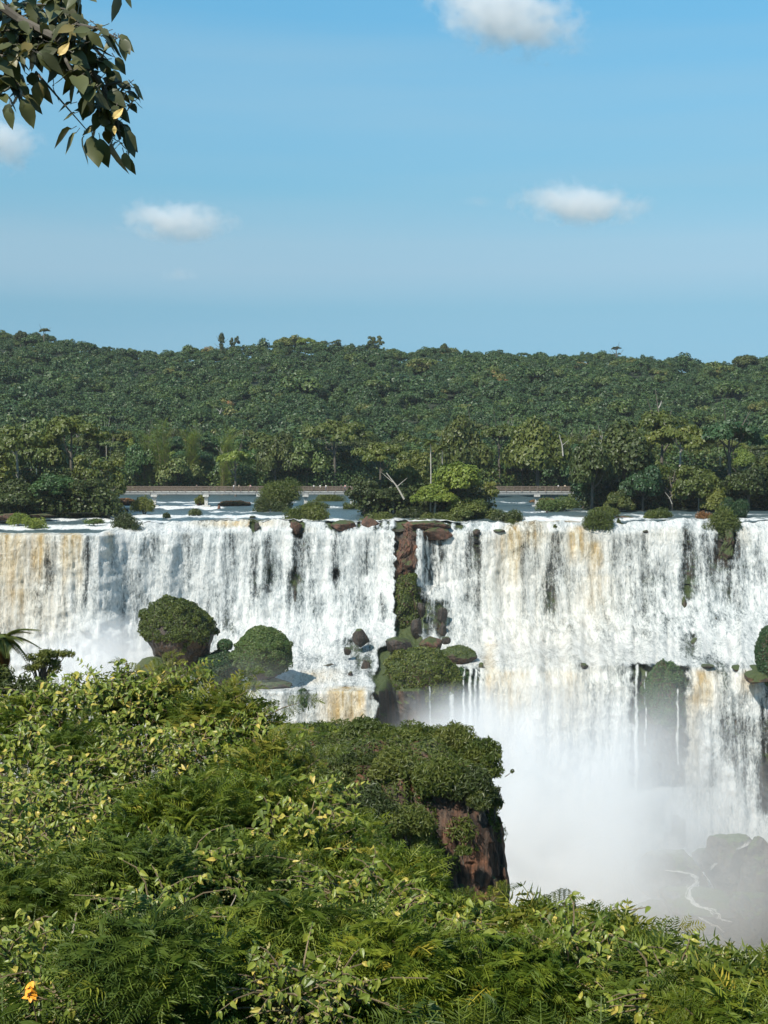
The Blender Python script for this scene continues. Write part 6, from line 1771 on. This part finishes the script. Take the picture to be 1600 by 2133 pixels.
# ================================================================== CLOUDS, MIST, HAZE
def vol_mat(name, density, nscale, lo, hi, col=(1, 1, 1), aniso=0.0, power=1.0, bite=.25, detail=4):
    """soft volume: fades to nothing at the rim of its own ellipsoid, torn by noise"""
    m, nt, out = newmat(name); b = NB(nt)
    tc = b.n('TexCoord'); ob = tc.outputs['Object']
    ln = b.n('VectorMath', operation='LENGTH'); b.link(ob, ln.inputs[0])
    fall_ = b.math('POWER', b.rng(ln.outputs['Value'], 0.0, 1.0, 1.0, 0.0), power)
    nz = b.noise(b.mapping(b.n('NewGeometry').outputs['Position'], (nscale, nscale, nscale * 1.2)), 1.0, detail, 0.55, 0.3)
    d = b.math('MULTIPLY', fall_, b.rng(b.math('ADD', nz, b.math('MULTIPLY', fall_, bite)), lo, hi, 0.0, 1.0))
    d = b.math('MULTIPLY', d, density)
    pv = b.n('VolumePrincipled')
    pv.inputs['Color'].default_value = (*col, 1); pv.inputs['Anisotropy'].default_value = aniso
    b.link(d, pv.inputs['Density']); b.link(pv.outputs[0], out.inputs['Volume'])
    return m
def puff(name, lab, cat, c, r, mat, kind=None, group=None):
    V, Fc = ico(3)
    o = obj(name, mesh(name, V, Fc, mat, smooth=True), loc=c, scale=tuple(r))
    o.visible_shadow = True
    return tag(o, lab, cat, group, kind)
MIST = vol_mat('mist', .30, .09, .30, .62, (.98, .99, 1.0), 0.0, 1.0, detail=3)
MIST2 = vol_mat('thin_mist', .04, .08, .28, .60, (.98, .99, 1.0), 0.0, 1.0, detail=3)
MIST3 = vol_mat('drifting_mist', .14, .09, .26, .60, (.98, .99, 1.0), 0.0, 1.0, detail=4)
def mist(lab, px, py, D, rx, ry, rz, mat=None):
    puff('mist', lab, 'mist', WV(px, py, D), (rx, ry, rz), mat or MIST, 'stuff')
mist('white mist boiling up at the foot of the left falls', 180, 1470, 268, 27, 8, 19)
mist('thin mist drifting before the left curtains', 330, 1400, 273, 24, 7, 13, MIST3)
mist('veil of mist over the round mossy boulder', 535, 1425, 257, 10, 3.5, 8, MIST2)
mist('thick white mist filling the gorge beside the cliff spur', 1140, 1820, 244, 31, 14, 38)
mist('mist between the lower fall and the rock pile', 1350, 1690, 255, 26, 6, 24, MIST3)
MIST4 = vol_mat('pale_mist', .075, .08, .26, .60, (.98, .99, 1.0), 0.0, 1.0, detail=4)
mist('pale mist hanging over the rock pile', 1440, 1860, 226, 32, 9, 24, MIST4)
mist('thin veil of spray before the mossy buttress', 1390, 1530, 258, 13, 4, 15, MIST4)
mist('mist in front of the big mossy outcrop', 960, 1540, 258, 16, 7, 11)
mist('light spray on the shelf under the right curtain', 1180, 1375, 277, 26, 7, 7, MIST2)

CLM = vol_mat('cloud', .026, .024, .77, 1.0, (1, 1, 1), 0.2, .6, bite=.60, detail=9)
CLT = vol_mat('thin_cloud', .008, .02, .6, .95, (1, 1, 1), 0.2, .8, bite=.4, detail=6)
def cloud_obj(lab, px, py, D, wpx, hpx, mat, tilt=0.0):
    m_ = M(D)
    o = puff('cloud', lab, 'cloud', WV(px, py, D), (wpx * m_ / 2, wpx * m_ * .3, hpx * m_ / 2), mat, group='small fair weather clouds')
    o.rotation_euler = (0, tilt, 0)
cloud_obj('large white cloud cut by the top edge right of centre', 1050, 22, 3000, 450, 235, CLM, .28)
cloud_obj('white cloud at the left edge under the branch', -5, 290, 3000, 250, 170, CLM, .3)
cloud_obj('small flat-based cloud in the left half of the sky', 365, 460, 3000, 330, 112, CLM, .06)
cloud_obj('small flat cloud in the right half of the sky', 1205, 425, 3000, 370, 120, CLM, .06)
cloud_obj('faint grey wisp left of the right hand small cloud', 995, 420, 3000, 90, 34, CLT)
cloud_obj('faint wisp low in the left part of the sky', 375, 572, 3000, 110, 40, CLT)

hz = bpy.data.materials.new('haze'); hz.use_nodes = True
nt = hz.node_tree; nt.nodes.clear()
ho = nt.nodes.new('ShaderNodeOutputMaterial'); hv = nt.nodes.new('ShaderNodeVolumePrincipled')
hv.inputs['Density'].default_value = 0.00005
hv.inputs['Color'].default_value = (.86, .94, 1.0, 1)
nt.links.new(hv.outputs[0], ho.inputs['Volume'])
g = Bag(); g.box((0, 6000, -4.5), (18600, 12300, 175))
hb = tag(obj('haze', g.mesh('haze', hz)), 'thin bluish air over the gorge and forest', 'haze', kind='stuff')
